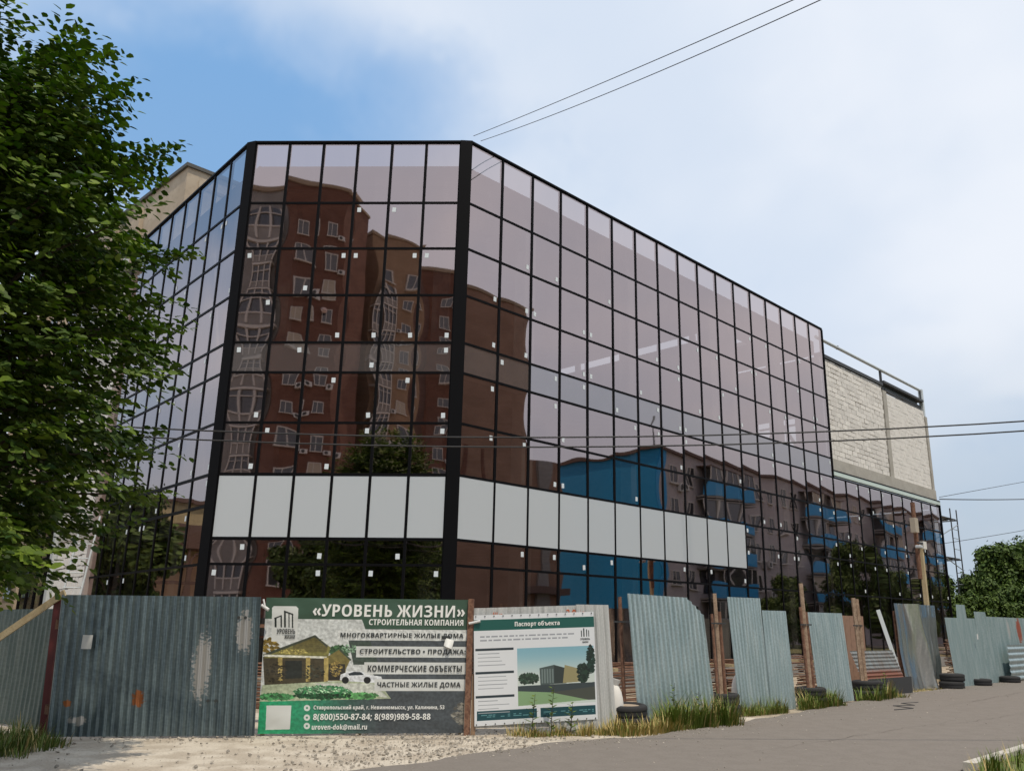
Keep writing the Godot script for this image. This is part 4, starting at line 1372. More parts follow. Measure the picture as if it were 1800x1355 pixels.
# lettering scaled into the box x0..x1, y0..y1 of the panel (metres)
func words(parent: Node3D, text: String, x0: float, x1: float, y0: float, y1: float, z: float, m: Material, weight := 700, family := "Droid Sans") -> void:
	var f := SystemFont.new()
	f.font_names = PackedStringArray([family])
	f.font_weight = weight
	var t := TextMesh.new()
	t.font = f
	t.text = text
	t.font_size = 48
	t.pixel_size = 0.01
	t.depth = 0.003
	t.curve_step = 2.0
	var bb := t.get_aabb()
	if bb.size.x < 0.001:
		return
	var s := Vector3((x1 - x0) / bb.size.x, (y1 - y0) / bb.size.y, 1.0)
	var o := put("lettering", t, m, parent, Vector3.ZERO, Basis.from_scale(s))
	o.position = Vector3(x0 - bb.position.x * s.x, y0 - bb.position.y * s.y, z)

func s8(r: int, g: int, b: int) -> Color:
	return Color(r / 255.0, g / 255.0, b / 255.0)

const BL := 3.10
const BH := 2.0
# picture coordinates of the banner (pixels of an enlarged view) to fractions
func bz(pts: Array) -> Array:
	var out := []
	for p in pts:
		var v: float = (p[1] - 95.0) / 1090.0
		var xl := lerpf(130.0, 55.0, v)
		out.append([(p[0] - xl) / (1692.0 - xl), v])
	return out

func banner_words(t: Node3D, text: String, x0: float, x1: float, y0: float, y1: float, m: Material, weight := 700) -> void:
	var a = bz([[x0, y1], [x1, y0]])
	words(t, text, a[0][0] * BL, a[1][0] * BL, (1.0 - a[0][1]) * BH + 0.03, (1.0 - a[1][1]) * BH + 0.03, 0.008, m, weight)

func build_banner() -> void:
	var r := RandomNumberGenerator.new()
	r.seed = 5
	var im := Image.create(1024, 704, false, Image.FORMAT_RGB8)
	im.fill(s8(70, 77, 78))
	var green := s8(58, 84, 68)
	# bottom: green fading to grey ink from left to right, as printed
	for x in 1024:
		var c := s8(38, 150, 104).lerp(s8(72, 78, 82), smoothstep(0.05, 0.62, x / 1024.0))
		im.fill_rect(Rect2i(x, 470, 1, 234), c)
	# house picture with pale sky
	fill(im, bz([[55, 270], [865, 270], [890, 350], [700, 360], [1100, 912], [70, 935]]), s8(196, 200, 198))
	fill(im, bz([[680, 350], [1692, 350], [1692, 442], [680, 442]]), s8(208, 211, 208))
	fill(im, bz([[930, 446], [1692, 446], [1692, 860], [1040, 860]]), s8(74, 80, 84))
	blot(im, 0.03, 0.36, 0.05, 0.05, s8(120, 100, 40), r, 60)
	blot(im, 0.37, 0.40, 0.05, 0.04, s8(60, 90, 60), r, 80)
	fill(im, bz([[760, 450], [930, 450], [990, 620], [880, 640], [800, 640]]), s8(66, 78, 70))
	# walls, roofs, posts
	fill(im, bz([[100, 580], [600, 580], [600, 780], [110, 805]]), s8(70, 64, 48))
	fill(im, bz([[120, 560], [500, 405], [620, 500], [600, 585], [110, 590]]), s8(122, 118, 66))
	fill(im, bz([[330, 480], [500, 415], [600, 500], [590, 540], [330, 545]]), s8(96, 88, 50))
	fill(im, bz([[575, 590], [690, 515], [775, 600], [740, 680], [740, 770], [590, 770]]), s8(118, 108, 62))
	fill(im, bz([[610, 635], [735, 635], [735, 765], [600, 765]]), s8(46, 44, 38))
	fill(im, bz([[100, 560], [500, 400], [515, 412], [110, 580]]), s8(60, 66, 52))
	fill(im, bz([[500, 400], [600, 488], [595, 502], [495, 415]]), s8(60, 66, 60))
	fill(im, bz([[690, 510], [785, 600], [775, 610], [688, 525]]), s8(70, 80, 66))
	fill(im, bz([[110, 560], [590, 575], [590, 592], [110, 578]]), s8(214, 214, 200))
	for x in [215, 430, 570]:
		fill(im, bz([[x, 585], [x + 34, 585], [x + 34, 770], [x, 780]]), s8(170, 152, 92))
	fill(im, bz([[270, 610], [400, 610], [400, 750], [270, 755]]), s8(40, 44, 40))
	# lawn, drive, bushes, car
	fill(im, bz([[95, 805], [700, 770], [1010, 790], [1100, 912], [70, 935]]), s8(168, 178, 150))
	fill(im, bz([[480, 790], [950, 790], [1080, 905], [700, 860]]), s8(196, 200, 190))
	blot(im, 0.30, 0.705, 0.14, 0.045, s8(52, 112, 70), r, 320)
	blot(im, 0.08, 0.735, 0.08, 0.02, s8(70, 130, 80), r, 140)
	blot(im, 0.48, 0.73, 0.09, 0.02, s8(84, 140, 84), r, 140)
	fill(im, bz([[695, 765], [700, 720], [750, 700], [800, 690], [870, 695], [910, 720], [1020, 735], [1035, 770], [930, 785], [740, 770]]), s8(212, 216, 220))
	fill(im, bz([[760, 712], [805, 697], [860, 700], [885, 722], [770, 728]]), s8(40, 48, 54))
	for x in [738, 910]:
		var ring := []
		for k in 12:
			ring.append([x + 28 * cos(k * TAU / 12), 765 + 28 * sin(k * TAU / 12)])
		fill(im, bz(ring), s8(30, 32, 34))
	# roof battens, stone blotches, window bars, printed shade of the trees
	for k in 9:
		var yy := 430 + k * 16
		fill(im, bz([[500 - k * 40, yy], [560 + k * 4, yy + 6], [560 + k * 4, yy + 9], [500 - k * 40, yy + 3]]), s8(98, 98, 58))
	blot(im, 0.15, 0.405, 0.07, 0.02, s8(150, 140, 80), r, 160, 0.006)
	blot(im, 0.36, 0.53, 0.03, 0.06, s8(140, 122, 70), r, 90, 0.006)
	blot(im, 0.07, 0.56, 0.05, 0.08, s8(52, 48, 36), r, 90, 0.008)
	blot(im, 0.25, 0.56, 0.05, 0.06, s8(58, 60, 50), r, 70, 0.007)
	blot(im, 0.30, 0.69, 0.14, 0.03, s8(150, 182, 150), r, 120, 0.006)
	blot(im, 0.30, 0.73, 0.14, 0.02, s8(26, 66, 40), r, 160, 0.007)
	blot(im, 0.42, 0.38, 0.04, 0.03, s8(120, 150, 124), r, 60, 0.006)
	var grain := noise_image(256, 0.04, 61, 4)
	for y in 704:
		for x in 1024:
			var g := grain.get_pixel(x % 256, y % 256).r
			im.set_pixel(x, y, (im.get_pixel(x, y) * (0.84 + 0.32 * g)).clamp())
	# head band, strips
	fill(im, bz([[55, 90], [1700, 90], [1700, 348], [892, 348], [862, 270], [55, 270]]), green)
	for q in [[820, 490, 580], [885, 620, 716], [968, 756, 850]]:
		fill(im, bz([[q[0], q[1]], [1692, q[1]], [1692, q[2]], [q[0], q[2]]]), s8(208, 211, 208))
	fill(im, bz([[55, 275], [130, 275], [130, 420], [55, 430]]), s8(196, 200, 198))
	# emblem plate with three outlined towers, blank plate lower left
	fill(im, bz([[185, 165], [355, 165], [372, 182], [362, 455], [165, 455], [172, 180]]), s8(206, 209, 206))
	for q in [[190, 265, 205, 340], [235, 240, 246, 340], [262, 205, 276, 340], [296, 215, 304, 340], [322, 232, 332, 345]]:
		fill(im, bz([[q[0], q[1]], [q[2], q[1]], [q[2], q[3]], [q[0], q[3]]]), s8(28, 36, 34))
	fill(im, bz([[188, 262], [246, 238], [246, 248], [188, 274]]), s8(28, 36, 34))
	fill(im, bz([[262, 200], [333, 228], [333, 240], [262, 214]]), s8(28, 36, 34))
	fill(im, bz([[126, 965], [318, 965], [308, 1150], [118, 1155]]), s8(205, 208, 205))
	for y in [985, 1060, 1125]:
		var ring := []
		for k in 16:
			ring.append([440 + 25 * cos(k * TAU / 16), y + 25 * sin(k * TAU / 16)])
		fill(im, bz(ring), s8(206, 210, 206))
		var dot := []
		for k in 10:
			dot.append([440 + 9 * cos(k * TAU / 10), y + 9 * sin(k * TAU / 10)])
		fill(im, bz(dot), s8(70, 130, 104))
	# grey stain, lower right
	blot(im, 0.985, 0.86, 0.04, 0.08, s8(112, 110, 102), r, 90)
	var m := mat("banner_print", Color(1, 1, 1), 0.5)
	m.albedo_color = Color.WHITE
	m.albedo_texture = ImageTexture.create_from_image(im)
	m.heightmap_enabled = true
	m.heightmap_texture = ImageTexture.create_from_image(noise_image(256, 0.012, 62, 3))
	m.heightmap_scale = 2.0
	var t := thing("banner", "large green builder's banner with a printed house and white text strips", "banner", Vector3(-4.49, 0.0, -13.99), frame_basis(Vector2(3.08, -0.33).normalized()))
	put("vinyl", grid_mesh(40, 24, func(u: float, v: float) -> Vector3:
		return Vector3(u * BL - 0.06 * v * (1.0 - u), 0.03 + v * BH, 0.003 * sin(u * 9.0 + v * 3.0) + 0.003 * sin(v * 14.0 + u * 5.0))), m, t)
	box("backing_frame", t, Vector3(BL / 2.0, 1.9, -0.06), Vector3(BL, 0.06, 0.05), M.timber)
	box("backing_frame", t, Vector3(BL / 2.0, 0.3, -0.06), Vector3(BL, 0.06, 0.05), M.timber)
	for x in [0.05, 1.5, BL - 0.05]:
		box("backing_frame", t, Vector3(x, 1.0, -0.11), Vector3(0.06, 2.0, 0.05), M.timber)
	var w: Material = M.print_white
	var k: Material = M.print_dark
	banner_words(t, "«УРОВЕНЬ ЖИЗНИ»", 460, 1670, 146, 246, w)
	banner_words(t, "СТРОИТЕЛЬНАЯ КОМПАНИЯ", 905, 1660, 265, 314, w)
	banner_words(t, "МНОГОКВАРТИРНЫЕ ЖИЛЫЕ ДОМА", 682, 1665, 380, 428, k)
	banner_words(t, "СТРОИТЕЛЬСТВО • ПРОДАЖА:", 838, 1686, 512, 562, k)
	banner_words(t, "КОММЕРЧЕСКИЕ ОБЪЕКТЫ", 905, 1660, 645, 695, k)
	banner_words(t, "ЧАСТНЫЕ ЖИЛЫЕ ДОМА", 985, 1655, 780, 832, k)
	banner_words(t, "УРОВЕНЬ", 185, 330, 352, 392, k)
	banner_words(t, "ЖИЗНИ", 245, 328, 402, 432, k)
	banner_words(t, "Ставропольский край, г. Невинномысск, ул. Калинина, 53", 487, 1530, 962, 1006, w)
	banner_words(t, "8(800)550-87-84; 8(989)989-58-88", 485, 1420, 1030, 1088, w)
	banner_words(t, "uroven-dok@mail.ru", 477, 915, 1112, 1158, w)
	# a torn flap near the right end of the first strip
	put("torn_flap", grid_mesh(5, 5, func(u: float, v: float) -> Vector3:
		return Vector3(2.74 + 0.13 * u + 0.03 * v, 1.32 + 0.13 * v - 0.05 * u, 0.02 + 0.05 * sin(u * 3.0) * (1.0 - v))), M.print_white, t)
	put("torn_flap", grid_mesh(4, 4, func(u: float, v: float) -> Vector3:
		return Vector3(2.70 + 0.14 * u, 1.42 + 0.05 * v, 0.022)), M.print_dark, t)
	var p := thing("banner_post", "brown steel post between the green banner and the white board", "post", Vector3(-1.355, 0, -14.31))
	box("post", p, Vector3(0, 1.02, 0), Vector3(0.09, 2.05, 0.09), M.rusty)
	box("brick_stack", p, Vector3(0.09, 0.45, -0.04), Vector3(0.07, 0.9, 0.08), M.tan_brick)
	tube("white_tie", p, Vector3(-0.02, 1.66, 0.06), Vector3(0.16, 1.70, 0.06), 0.02, M.white_cloth)
	var q := thing("white_rag", "white rag knotted between the gate and the green banner", "rag", Vector3(-4.5, 1.86, -13.85))
	tube("knot", q, Vector3(-0.07, 0.05, 0), Vector3(0.05, -0.02, 0.02), 0.025, M.white_cloth)
	tube("tail", q, Vector3(-0.05, 0.14, 0), Vector3(0.0, 0.0, 0.02), 0.014, M.white_cloth)

func build_passport() -> void:
	var t := thing("white_board", "whitewashed ribbed sheet that carries the construction passport poster", "board", Vector3(-1.27, 0, -14.33), frame_basis(Vector2(2.23, -0.50).normalized()))
	var pale := sheet_material("whitewashed", sheet_texture(31, Color(0.42, 0.43, 0.42), Color(0.58, 0.58, 0.56), []), 0.6, 0.1)
	ribbed("sheet", t, Vector3(0, 0, 0), Vector3(1.78, 0, 0), [[0, 1.90, 1], [1.0, 1.97, 1]], 0.19, 0.010, 3.0, pale, Vector3(-0.04, 0, 0), 0.10)
	ribbed("sheet", t, Vector3(1.76, 0, 0.02), Vector3(2.32, 0, 0.02), [[0, 1.98]], 0.16, 0.010, 3.0, pale, Vector3(-0.12, 0, 0), 0.02)
	ribbed("sheet", t, Vector3(1.2, 0, 0.038), Vector3(1.98, 0, 0.038), [[0, 0.22]], 0.12, 0.008, 3.0, pale, Vector3.ZERO, 0.06)
	var orange := mat("orange_paint", Color(0.50, 0.10, 0.02), 0.8)
	words(t, "Ш и", 0.27, 0.42, 1.76, 1.84, 0.015, orange)
	words(t, "2.0 1м", 1.48, 1.84, 1.78, 1.90, 0.015, orange)
	# poster, hung a little askew
	var pw := 1.98
	var ph := 1.66
	var r := RandomNumberGenerator.new()
	r.seed = 9
	var im := Image.create(768, 640, false, Image.FORMAT_RGB8)
	im.fill(s8(214, 217, 220))
	rect(im, 0.0, 0.045, 1.0, 0.145, s8(20, 84, 76))
	rect(im, 0.02, 0.87, 0.50, 0.955, s8(16, 66, 74))
	rect(im, 0.53, 0.87, 0.985, 0.955, s8(16, 66, 74))
	for q in [0.905, 0.92]:
		for k in 30:
			var x := 0.04 + r.randf() * 0.92
			if x < 0.47 or x > 0.54:
				rect(im, x, q, minf(x + 0.02, 0.97), q + 0.008, s8(90, 140, 146))
	# small print lines that cannot be read in the photo
	for y in [0.195, 0.23]:
		var x := 0.05
		while x < 0.78:
			var l := r.randf_range(0.015, 0.06)
			rect(im, x, y, x + l, y + 0.014, s8(150, 154, 160))
			x += l + 0.012
	for b in [0.31, 0.52, 0.735]:
		rect(im, 0.01, b, 0.32, b + 0.022, s8(40, 52, 58))
		for k in 4:
			rect(im, 0.03, b + 0.045 + k * 0.035, 0.03 + r.randf_range(0.15, 0.27), b + 0.052 + k * 0.035, s8(150, 154, 160))
	# printed picture of the planned building
	for y in range(205, 540):
		var c := s8(128, 172, 186).lerp(s8(196, 206, 200), smoothstep(205.0, 400.0, y))
		im.fill_rect(Rect2i(268, y, 490, 1), c)
	blot(im, 0.44, 0.60, 0.08, 0.05, s8(44, 62, 48), r, 120, 0.014)
	fill(im, [[0.53, 0.51], [0.65, 0.485], [0.65, 0.66], [0.535, 0.665]], s8(72, 84, 82))
	fill(im, [[0.65, 0.485], [0.75, 0.52], [0.75, 0.66], [0.65, 0.66]], s8(50, 58, 56))
	fill(im, [[0.74, 0.49], [0.86, 0.53], [0.86, 0.65], [0.72, 0.655]], s8(146, 138, 100))
	for k in 5:
		rect(im, 0.545 + k * 0.022, 0.52, 0.557 + k * 0.022, 0.65, s8(110, 124, 122))
	blot(im, 0.89, 0.57, 0.045, 0.09, s8(30, 46, 36), r, 200, 0.014)
	blot(im, 0.96, 0.45, 0.03, 0.13, s8(28, 48, 40), r, 160, 0.014)
	fill(im, [[0.35, 0.665], [0.987, 0.66], [0.987, 0.80], [0.35, 0.72]], s8(56, 66, 68))
	fill(im, [[0.35, 0.71], [0.62, 0.735], [0.93, 0.82], [0.35, 0.843]], s8(128, 158, 116))
	fill(im, [[0.62, 0.735], [0.987, 0.70], [0.987, 0.82], [0.93, 0.82]], s8(70, 74, 66))
	# emblem
	for q in [[0.885, 0.175, 0.893], [0.905, 0.155, 0.915], [0.93, 0.165, 0.937], [0.948, 0.175, 0.955]]:
		rect(im, q[0], q[1], q[2], 0.235, s8(34, 42, 44))
	var m := mat("poster_print", Color(1, 1, 1), 0.55)
	m.albedo_color = Color.WHITE
	m.albedo_texture = ImageTexture.create_from_image(im)
	var p := thing("poster", "white construction passport poster with green header and building picture", "poster", t.transform * Vector3(0.02, 0.13, 0.058), t.basis * Basis(Vector3(0, 0, 1), 0.040))
	put("print", grid_mesh(20, 16, func(u: float, v: float) -> Vector3:
		return Vector3(u * pw, v * ph, 0.002 * sin(u * 8.0) + 0.002 * sin(v * 7.0 + u * 3.0))), m, p)
	words(p, "Паспорт объекта", 0.66, 1.40, 1.445, 1.545, 0.006, M.print_white)
	words(p, "УРОВЕНЬ", 1.74, 1.90, 1.22, 1.25, 0.006, M.print_dark)
	words(p, "ЖИЗНИ", 1.77, 1.87, 1.175, 1.20, 0.006, M.print_dark)
	for k in 14:
		for y in [0.02, ph - 0.02]:
			tube("screw", p, Vector3(0.03 + k * 0.147, y, 0.006), Vector3(0.03 + k * 0.147, y, 0.014), 0.010, M.dark_steel, 6)

# ---------------------------------------------------------------- wires, pole, scaffold, site stores, weeds
func wire(label: String, a: Vector3, b: Vector3, sag: float, rad: float, group := "") -> void:
	var n := 24
	var pts := []
	for i in n + 1:
		var t := i / float(n)
		pts.append(a.lerp(b, t) - Vector3(0, sag * 4.0 * t * (1.0 - t), 0))
	var mesh := grid_mesh(6, n, func(u: float, v: float) -> Vector3:
		var i := int(round(v * n))
		return pts[i] + (Vector3.UP * cos(u * TAU) + (b - a).cross(Vector3.UP).normalized() * sin(u * TAU)) * rad)
	var o := put("cable", mesh, M.cable, self)
	tag(o, label, "cable", group)

func build_details() -> void:
	wire("upper of two low cables crossing in front of the glass", Vector3(-14.0, 4.95, -12.0), Vector3(16.0, 5.6, -12.0), 1.05, 0.011, "low cables")
	wire("lower of two low cables crossing in front of the glass", Vector3(-14.0, 4.85, -12.1), Vector3(16.0, 5.48, -12.1), 1.06, 0.011, "low cables")
	wire("left one of two high cables running up into the sky", Vector3(-4.6, 27.0, -41.0), Vector3(11.2, 16.8, -14.0), 0.15, 0.017, "high cables")
	wire("right one of two high cables running up into the sky", Vector3(-4.2, 26.7, -41.0), Vector3(11.6, 16.9, -14.0), 0.4, 0.017, "high cables")
	wire("thick level cable right of the building end", Vector3(19.6, 8.1, -44.0), Vector3(40.0, 11.2, -62.0), 0.15, 0.025, "far cables")
	wire("thin rising cable right of the building end", Vector3(19.6, 8.2, -44.0), Vector3(40.0, 13.2, -62.0), 0.0, 0.014, "far cables")
	wire("thin cable that passes behind the scaffold", Vector3(19.6, 5.9, -45.0), Vector3(40.0, 9.9, -62.0), 0.1, 0.014, "far cables")
	build_pole()
	build_scaffold()
	build_stores()
	build_weeds()
	build_left_corner()
	# scrap of wire on the asphalt
	var zig := [Vector3(7.0, 0.04, -18.9), Vector3(7.55, 0.04, -19.3), Vector3(7.35, 0.04, -19.9), Vector3(7.9, 0.04, -20.1), Vector3(7.8, 0.04, -20.6), Vector3(8.3, 0.04, -20.9)]
	tag(put("wire_scrap", limb_mesh(zig, 0.008, 0.006), M.dark_steel, self), "bent scrap of dark wire lying on the asphalt", "wire")

func build_pole() -> void:
	var at := RO + RD * 14.86 + RN * 5.35
	var t := thing("lamp_pole", "thin spliced service pole with meter boxes and a small lamp before the glass", "pole", plan(at), frame_basis(RD))
	box("lower_post", t, Vector3(0.02, 2.1, 0.03), Vector3(0.13, 4.2, 0.12), M.plank)
	tube("upper_post", t, Vector3(-0.03, 3.2, -0.06), Vector3(-0.06, 5.62, -0.06), 0.075, M.rusty)
	box("meter_box", t, Vector3(-0.30, 4.86, 0.02), Vector3(0.28, 0.46, 0.16), M.curtain_beige)
	box("meter_box", t, Vector3(0.12, 4.25, 0.06), Vector3(0.26, 0.24, 0.16), M.sack)
	box("lamp_arm", t, Vector3(-0.2, 4.30, 0.1), Vector3(0.4, 0.05, 0.05), M.dark_steel)
	put("lamp_head", chamfer_mesh(Vector3(0.26, 0.09, 0.16), 0.02), M.white_panel, t, Vector3(-0.36, 4.17, 0.12))

func build_scaffold() -> void:
	var t := thing("scaffold", "slender steel scaffold tower beyond the right end of the glass", "scaffold", plan(RO), frame_basis(RD))
	var z0 := -1.0
	var posts := [Vector3(36.9, 0, z0), Vector3(37.9, 0, z0), Vector3(36.9, 0, z0 - 1.6), Vector3(37.9, 0, z0 - 1.6)]
	for p in posts:
		tube("standard", t, p, p + Vector3(0, 8.25, 0), 0.035, M.dark_steel if p.z > -2 else M.steel_grey)
	for y in [2.9, 5.45, 7.65]:
		for q in [[0, 1], [2, 3], [0, 2], [1, 3]]:
			tube("ledger", t, posts[q[0]] + Vector3(0, y, 0), posts[q[1]] + Vector3(0, y, 0), 0.03, M.dark_steel)
		box("deck_board", t, Vector3(35.2, y + 0.05, z0 - 0.2), Vector3(5.2, 0.05, 0.3), M.dark_steel)
		box("deck_board", t, Vector3(35.2, y + 0.05, z0 - 0.62), Vector3(5.2, 0.05, 0.3), M.dark_steel)
	for y in [0.5, 1.1, 1.7, 2.3, 3.5, 4.1, 4.7, 6.0, 6.6, 7.1]:
		tube("rung", t, posts[0] + Vector3(0, y, 0), posts[1] + Vector3(0, y, 0), 0.018, M.steel_grey, 6)
	tube("diagonal", t, Vector3(33.4, 6.1, z0), Vector3(37.9, 7.4, z0), 0.025, M.steel_grey, 6)
	tube("diagonal", t, Vector3(33.4, 5.9, z0), Vector3(37.9, 4.9, z0), 0.025, M.steel_grey, 6)

func build_stores() -> void:
	# stacks of rusty reinforcement behind the gaps, sacks on the ground
	var grp := "stacks of rusty bars behind the fence"
	var labels := ["stack of rusty bars seen beside the white board", "stack of rusty bars seen left of the stepped sheet", "stack of rusty bars seen behind the tall tan posts", "stack of rusty bars left of the green banner", "stack of dark bars right of the crumpled sheet"]
	var spots := [[Vector2(1.6, -18.0), 2.6], [Vector2(4.3, -20.5), 2.6], [Vector2(7.0, -23.6), 2.6], [Vector2(-4.7, -15.8), 1.6], [Vector2(13.3, -29.6), 2.0]]
	for i in spots.size():
		var t := thing("bar_stack", labels[i], "bars", plan(spots[i][0]), frame_basis(RD if i != 3 else CD), grp)
		for x in [-0.9, 0.9]:
			for y in [0.1, 0.35]:
				box("bearer", t, Vector3(x, y + (0.5 if y > 0.2 else 0.0), -0.1), Vector3(0.1, 0.18 if y < 0.2 else 0.06, 0.7), M.timber)
		for k in (15 if i != 4 else 22):
			for z in 2:
				tube("bar", t, Vector3(-spots[i][1] / 2.0 + rng.randf_range(-0.2, 0.2), 0.24 + k * 0.052, z * 0.12 - 0.1), Vector3(spots[i][1] / 2.0 + rng.randf_range(-0.2, 0.2), 0.24 + k * 0.052 + rng.randf_range(-0.05, 0.05), z * 0.12 - 0.1), rng.randf_range(0.012, 0.022), M.rusty if rng.randf() < 0.8 else M.pipe_tan, 6)
	for q in [[Vector3(2.86, 0, -17.6), "white sack just right of the wide corrugated sheet"], [Vector3(3.75, 0, -18.6), "pale sack behind the left edge of the stepped sheet"], [Vector3(0.98, 0, -15.0), "white sack bulging out behind the white board"]]:
		var s := thing("sack", q[1], "sack", q[0], Basis.IDENTITY, "white sacks behind the fence")
		var sm := SphereMesh.new()
		sm.radius = 0.5
		sm.height = 1.0
		sm.radial_segments = 20
		sm.rings = 10
		put("cloth", sm, M.sack, s, Vector3(0, 0.36, 0), Basis.from_scale(Vector3(0.30, 0.75, 0.30)))
		tube("neck", s, Vector3(0, 0.68, 0), Vector3(0.03, 0.8, 0), 0.05, M.sack, 8, 0.08)

func tuft_mesh(seed_: int, blades: int, h: float, spread: float, green: Color, dry: Color, dry_share: float) -> ArrayMesh:
	var r := RandomNumberGenerator.new()
	r.seed = seed_
	var v := PackedVector3Array()
	var n := PackedVector3Array()
	var c := PackedColorArray()
	for i in blades:
		var a := r.randf() * TAU
		var q := sqrt(r.randf()) * spread
		var p := Vector3(cos(a) * q, 0, sin(a) * q)
		var out := Vector3(cos(a), 0, sin(a)) * r.randf_range(0.1, 0.7)
		var ht := h * r.randf_range(0.4, 1.0)
		var w := r.randf_range(0.004, 0.010)
		var side := Vector3(-sin(a + r.randf()), 0, cos(a + r.randf())) * w
		var mid := p + Vector3(0, ht * 0.6, 0) + out * ht * 0.3
		var tip := p + Vector3(0, ht, 0) + out * ht * 0.8
		var nn := (Vector3.UP * 0.6 - out).normalized()
		v.append_array([p - side, mid - side * 0.7, p + side, p + side, mid - side * 0.7, mid + side * 0.7, mid - side * 0.7, tip, mid + side * 0.7])
		var col := (dry if r.randf() < dry_share else green) * r.randf_range(0.7, 1.3)
		for k in 9:
			n.append(nn)
			c.append(col)
	return array_mesh(v, n, c)

func scatter(called: String, label: String, meshes: Array, places: Array) -> void:
	# one mass of grass: joined into one mesh
	var st := SurfaceTool.new()
	st.begin(Mesh.PRIMITIVE_TRIANGLES)
	var r := RandomNumberGenerator.new()
	r.seed = places.size()
	for p in places:
		st.append_from(meshes[r.randi() % meshes.size()], 0, Transform3D(Basis(Vector3.UP, r.randf() * TAU).scaled(Vector3.ONE * p[1]), p[0]))
	var o := put(called, st.commit(), M.grass, self)
	o.set_meta("kind", "stuff")
	tag(o, label, "grass")

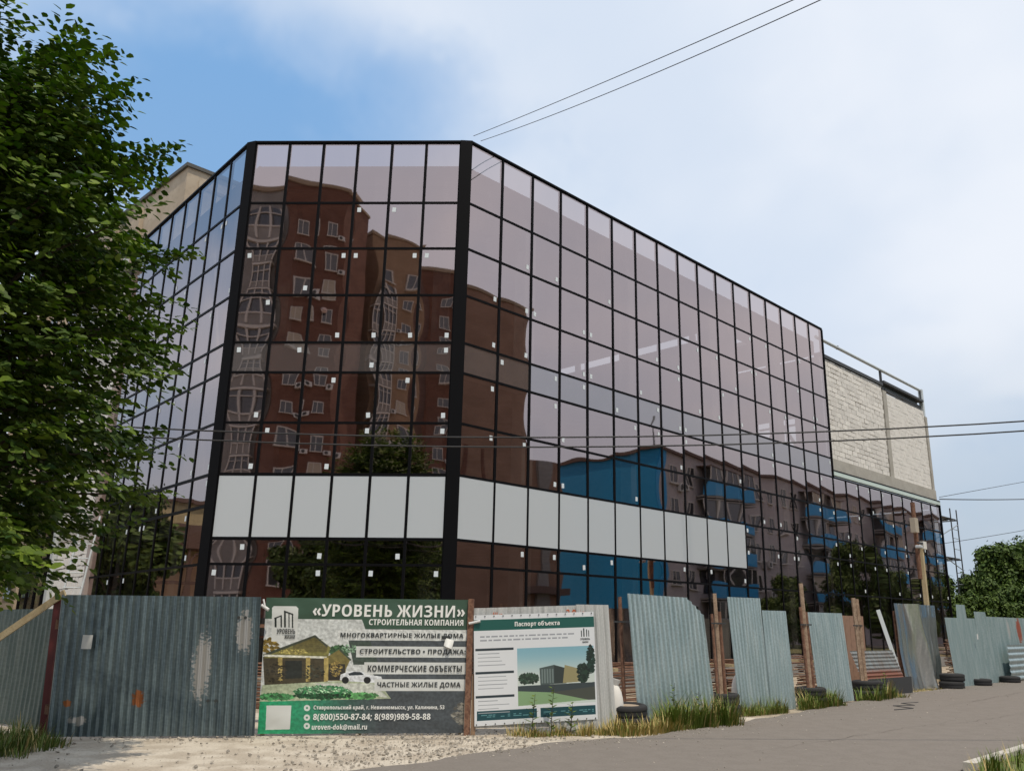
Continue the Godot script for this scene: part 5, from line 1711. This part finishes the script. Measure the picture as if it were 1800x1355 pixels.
func build_weeds() -> void:
	var r := RandomNumberGenerator.new()
	r.seed = 321
	var green := Color(0.12, 0.17, 0.035)
	var dry := Color(0.40, 0.31, 0.13)
	var lush := [tuft_mesh(1, 34, 0.34, 0.13, green, dry, 0.2), tuft_mesh(2, 30, 0.2, 0.16, green, dry, 0.35), tuft_mesh(6, 22, 0.45, 0.1, green, dry, 0.25), tuft_mesh(7, 34, 0.13, 0.18, green, dry, 0.3)]
	var dryt := [tuft_mesh(3, 34, 0.22, 0.15, green, dry, 0.7), tuft_mesh(4, 34, 0.13, 0.16, green, dry, 0.5), tuft_mesh(8, 16, 0.3, 0.1, green, dry, 0.8)]
	var a := []
	var b := []
	for i in 70:
		var t := r.randf()
		var p := Vector2(-0.6, -14.25).lerp(Vector2(1.0, -14.7), t) + RN * r.randf_range(-0.05, 0.3)
		b.append([Vector3(p.x, 0.0, p.y), r.randf_range(0.4, 1.0)])
	for i in 90:
		var p := Vector2(0.75, -14.6).lerp(Vector2(1.8, -15.4), r.randf()) + RN * r.randf_range(0.05, 0.5)
		b.append([Vector3(p.x, 0.0, p.y), r.randf_range(0.6, 1.3)])
	for i in 130:
		var t := r.randf()
		var p := Vector2(1.55, -15.35).lerp(Vector2(2.95, -16.25), t) + RN * r.randf_range(0.0, 0.42)
		a.append([Vector3(p.x, 0.0, p.y), r.randf_range(0.7, 1.6)])
	for i in 60:
		var p := Vector2(3.5, -17.85).lerp(Vector2(4.6, -18.75), r.randf()) + RN * r.randf_range(0.0, 0.28)
		a.append([Vector3(p.x, 0.0, p.y), r.randf_range(0.5, 1.0)])
	for i in 60:
		var p := Vector2(5.1, -19.2).lerp(Vector2(6.1, -20.3), r.randf()) + RN * r.randf_range(0.0, 0.35)
		a.append([Vector3(p.x, 0.0, p.y), r.randf_range(0.6, 1.3)])
	for i in 60:
		var p := Vector2(7.2, -21.55).lerp(Vector2(8.6, -23.1), r.randf()) + RN * r.randf_range(0.0, 0.35)
		a.append([Vector3(p.x, 0.0, p.y), r.randf_range(0.5, 1.4)])
	for i in 120:
		var p := Vector2(9.6, -24.9).lerp(Vector2(17.0, -32.4), r.randf()) + RN * r.randf_range(0.05, 0.2)
		b.append([Vector3(p.x, 0.0, p.y), r.randf_range(0.2, 0.5)])
	scatter("grass", "lush green weeds along the foot of the corrugated sheets", lush, a)
	scatter("grass", "dry yellow grass along the foot of the white board and fence", dryt, b)
	var c := []
	for i in 420:
		var p := Vector2(5.0, -11.0) + RD * r.randf_range(-1.5, 9.0) + RN * r.randf_range(0.22, 1.9)
		c.append([Vector3(p.x, 0.07, p.y), r.randf_range(0.4, 0.9)])
	scatter("grass", "short green grass behind the kerb at the lower right corner", lush, c)
	var d := []
	for i in 420:
		var p := Vector2(r.randf_range(-9.2, -6.3), r.randf_range(-13.6, -11.5))
		var edge := -13.35 + (p.x + 7.4) * -0.1
		if p.x > -7.2 + r.randf() * 0.7 or p.y < -13.3 + (p.x + 7.5) * 0.7:
			continue
		d.append([Vector3(p.x, 0.0, p.y), r.randf_range(0.5, 1.1)])
	scatter("grass", "shaded green grass under the linden at lower left", lush, d)
	# tall single weeds against the white board and the wide sheet
	for q in [[Vector3(-0.35, 0, -14.2), 0.62, "thin weed before the white board, left one"], [Vector3(-0.05, 0, -14.3), 0.75, "tallest thin weed before the middle of the white board"], [Vector3(0.25, 0, -14.35), 0.5, "thin weed before the white board, right one"], [Vector3(2.0, 0, -15.5), 0.72, "leafy thistle in front of the wide corrugated sheet"], [Vector3(2.5, 0, -15.9), 0.55, "leafy thistle near the clipped right edge of the wide sheet"], [Vector3(8.15, 0, -22.5), 0.62, "leafy dock plant before the open gap in the fence"]]:
		var t := thing("weed", q[2], "plant", q[0], Basis(Vector3.UP, r.randf() * TAU), "tall weeds at the fence")
		put("stem", limb_mesh([Vector3.ZERO, Vector3(0.02, q[1] * 0.5, 0), Vector3(0.05, q[1], 0.02)], 0.008, 0.003), M.bark, t)
		var v := PackedVector3Array()
		var n := PackedVector3Array()
		var cc := PackedColorArray()
		for k in 16:
			var y: float = q[1] * (0.1 + 0.055 * k)
			var ang := k * 2.4
			var dir := Vector3(cos(ang), 0.35, sin(ang)).normalized()
			var x := dir.cross(Vector3.UP).normalized()
			leaf_into(v, n, cc, Vector3(0.03 * y, y, 0), Basis(x, dir, x.cross(dir)), 0.16 * (1.2 - k * 0.05), 0.055, green * r.randf_range(0.7, 1.3))
		put("foliage", array_mesh(v, n, cc), M.grass, t)

func build_left_corner() -> void:
	# pale ladder and a hung board behind the far left sheet
	var l := thing("ladder", "pale metal ladder standing against the white block wall behind the fence", "ladder", Vector3(-11.9, 0, -21.0))
	for x in [0.0, 0.42]:
		tube("rail", l, Vector3(x, 0, 0), Vector3(x + 0.12, 4.2, -0.6), 0.025, M.pale_steel)
	for i in 11:
		tube("rung", l, Vector3(0.01 * i, 0.35 + i * 0.35, -0.05 * i), Vector3(0.42 + 0.01 * i, 0.35 + i * 0.35, -0.05 * i), 0.016, M.pale_steel, 6)
	var s := thing("notice_board", "small pale board on a thin post behind the far left sheet", "sign", Vector3(-11.55, 0, -18.0))
	tube("post", s, Vector3(0.16, 0, 0), Vector3(0.2, 2.75, 0), 0.02, M.pale_steel)
	box("panel", s, Vector3(0.0, 2.35, 0.02), Vector3(0.26, 0.5, 0.02), M.paper, Basis(Vector3(0, 0, 1), -0.12))
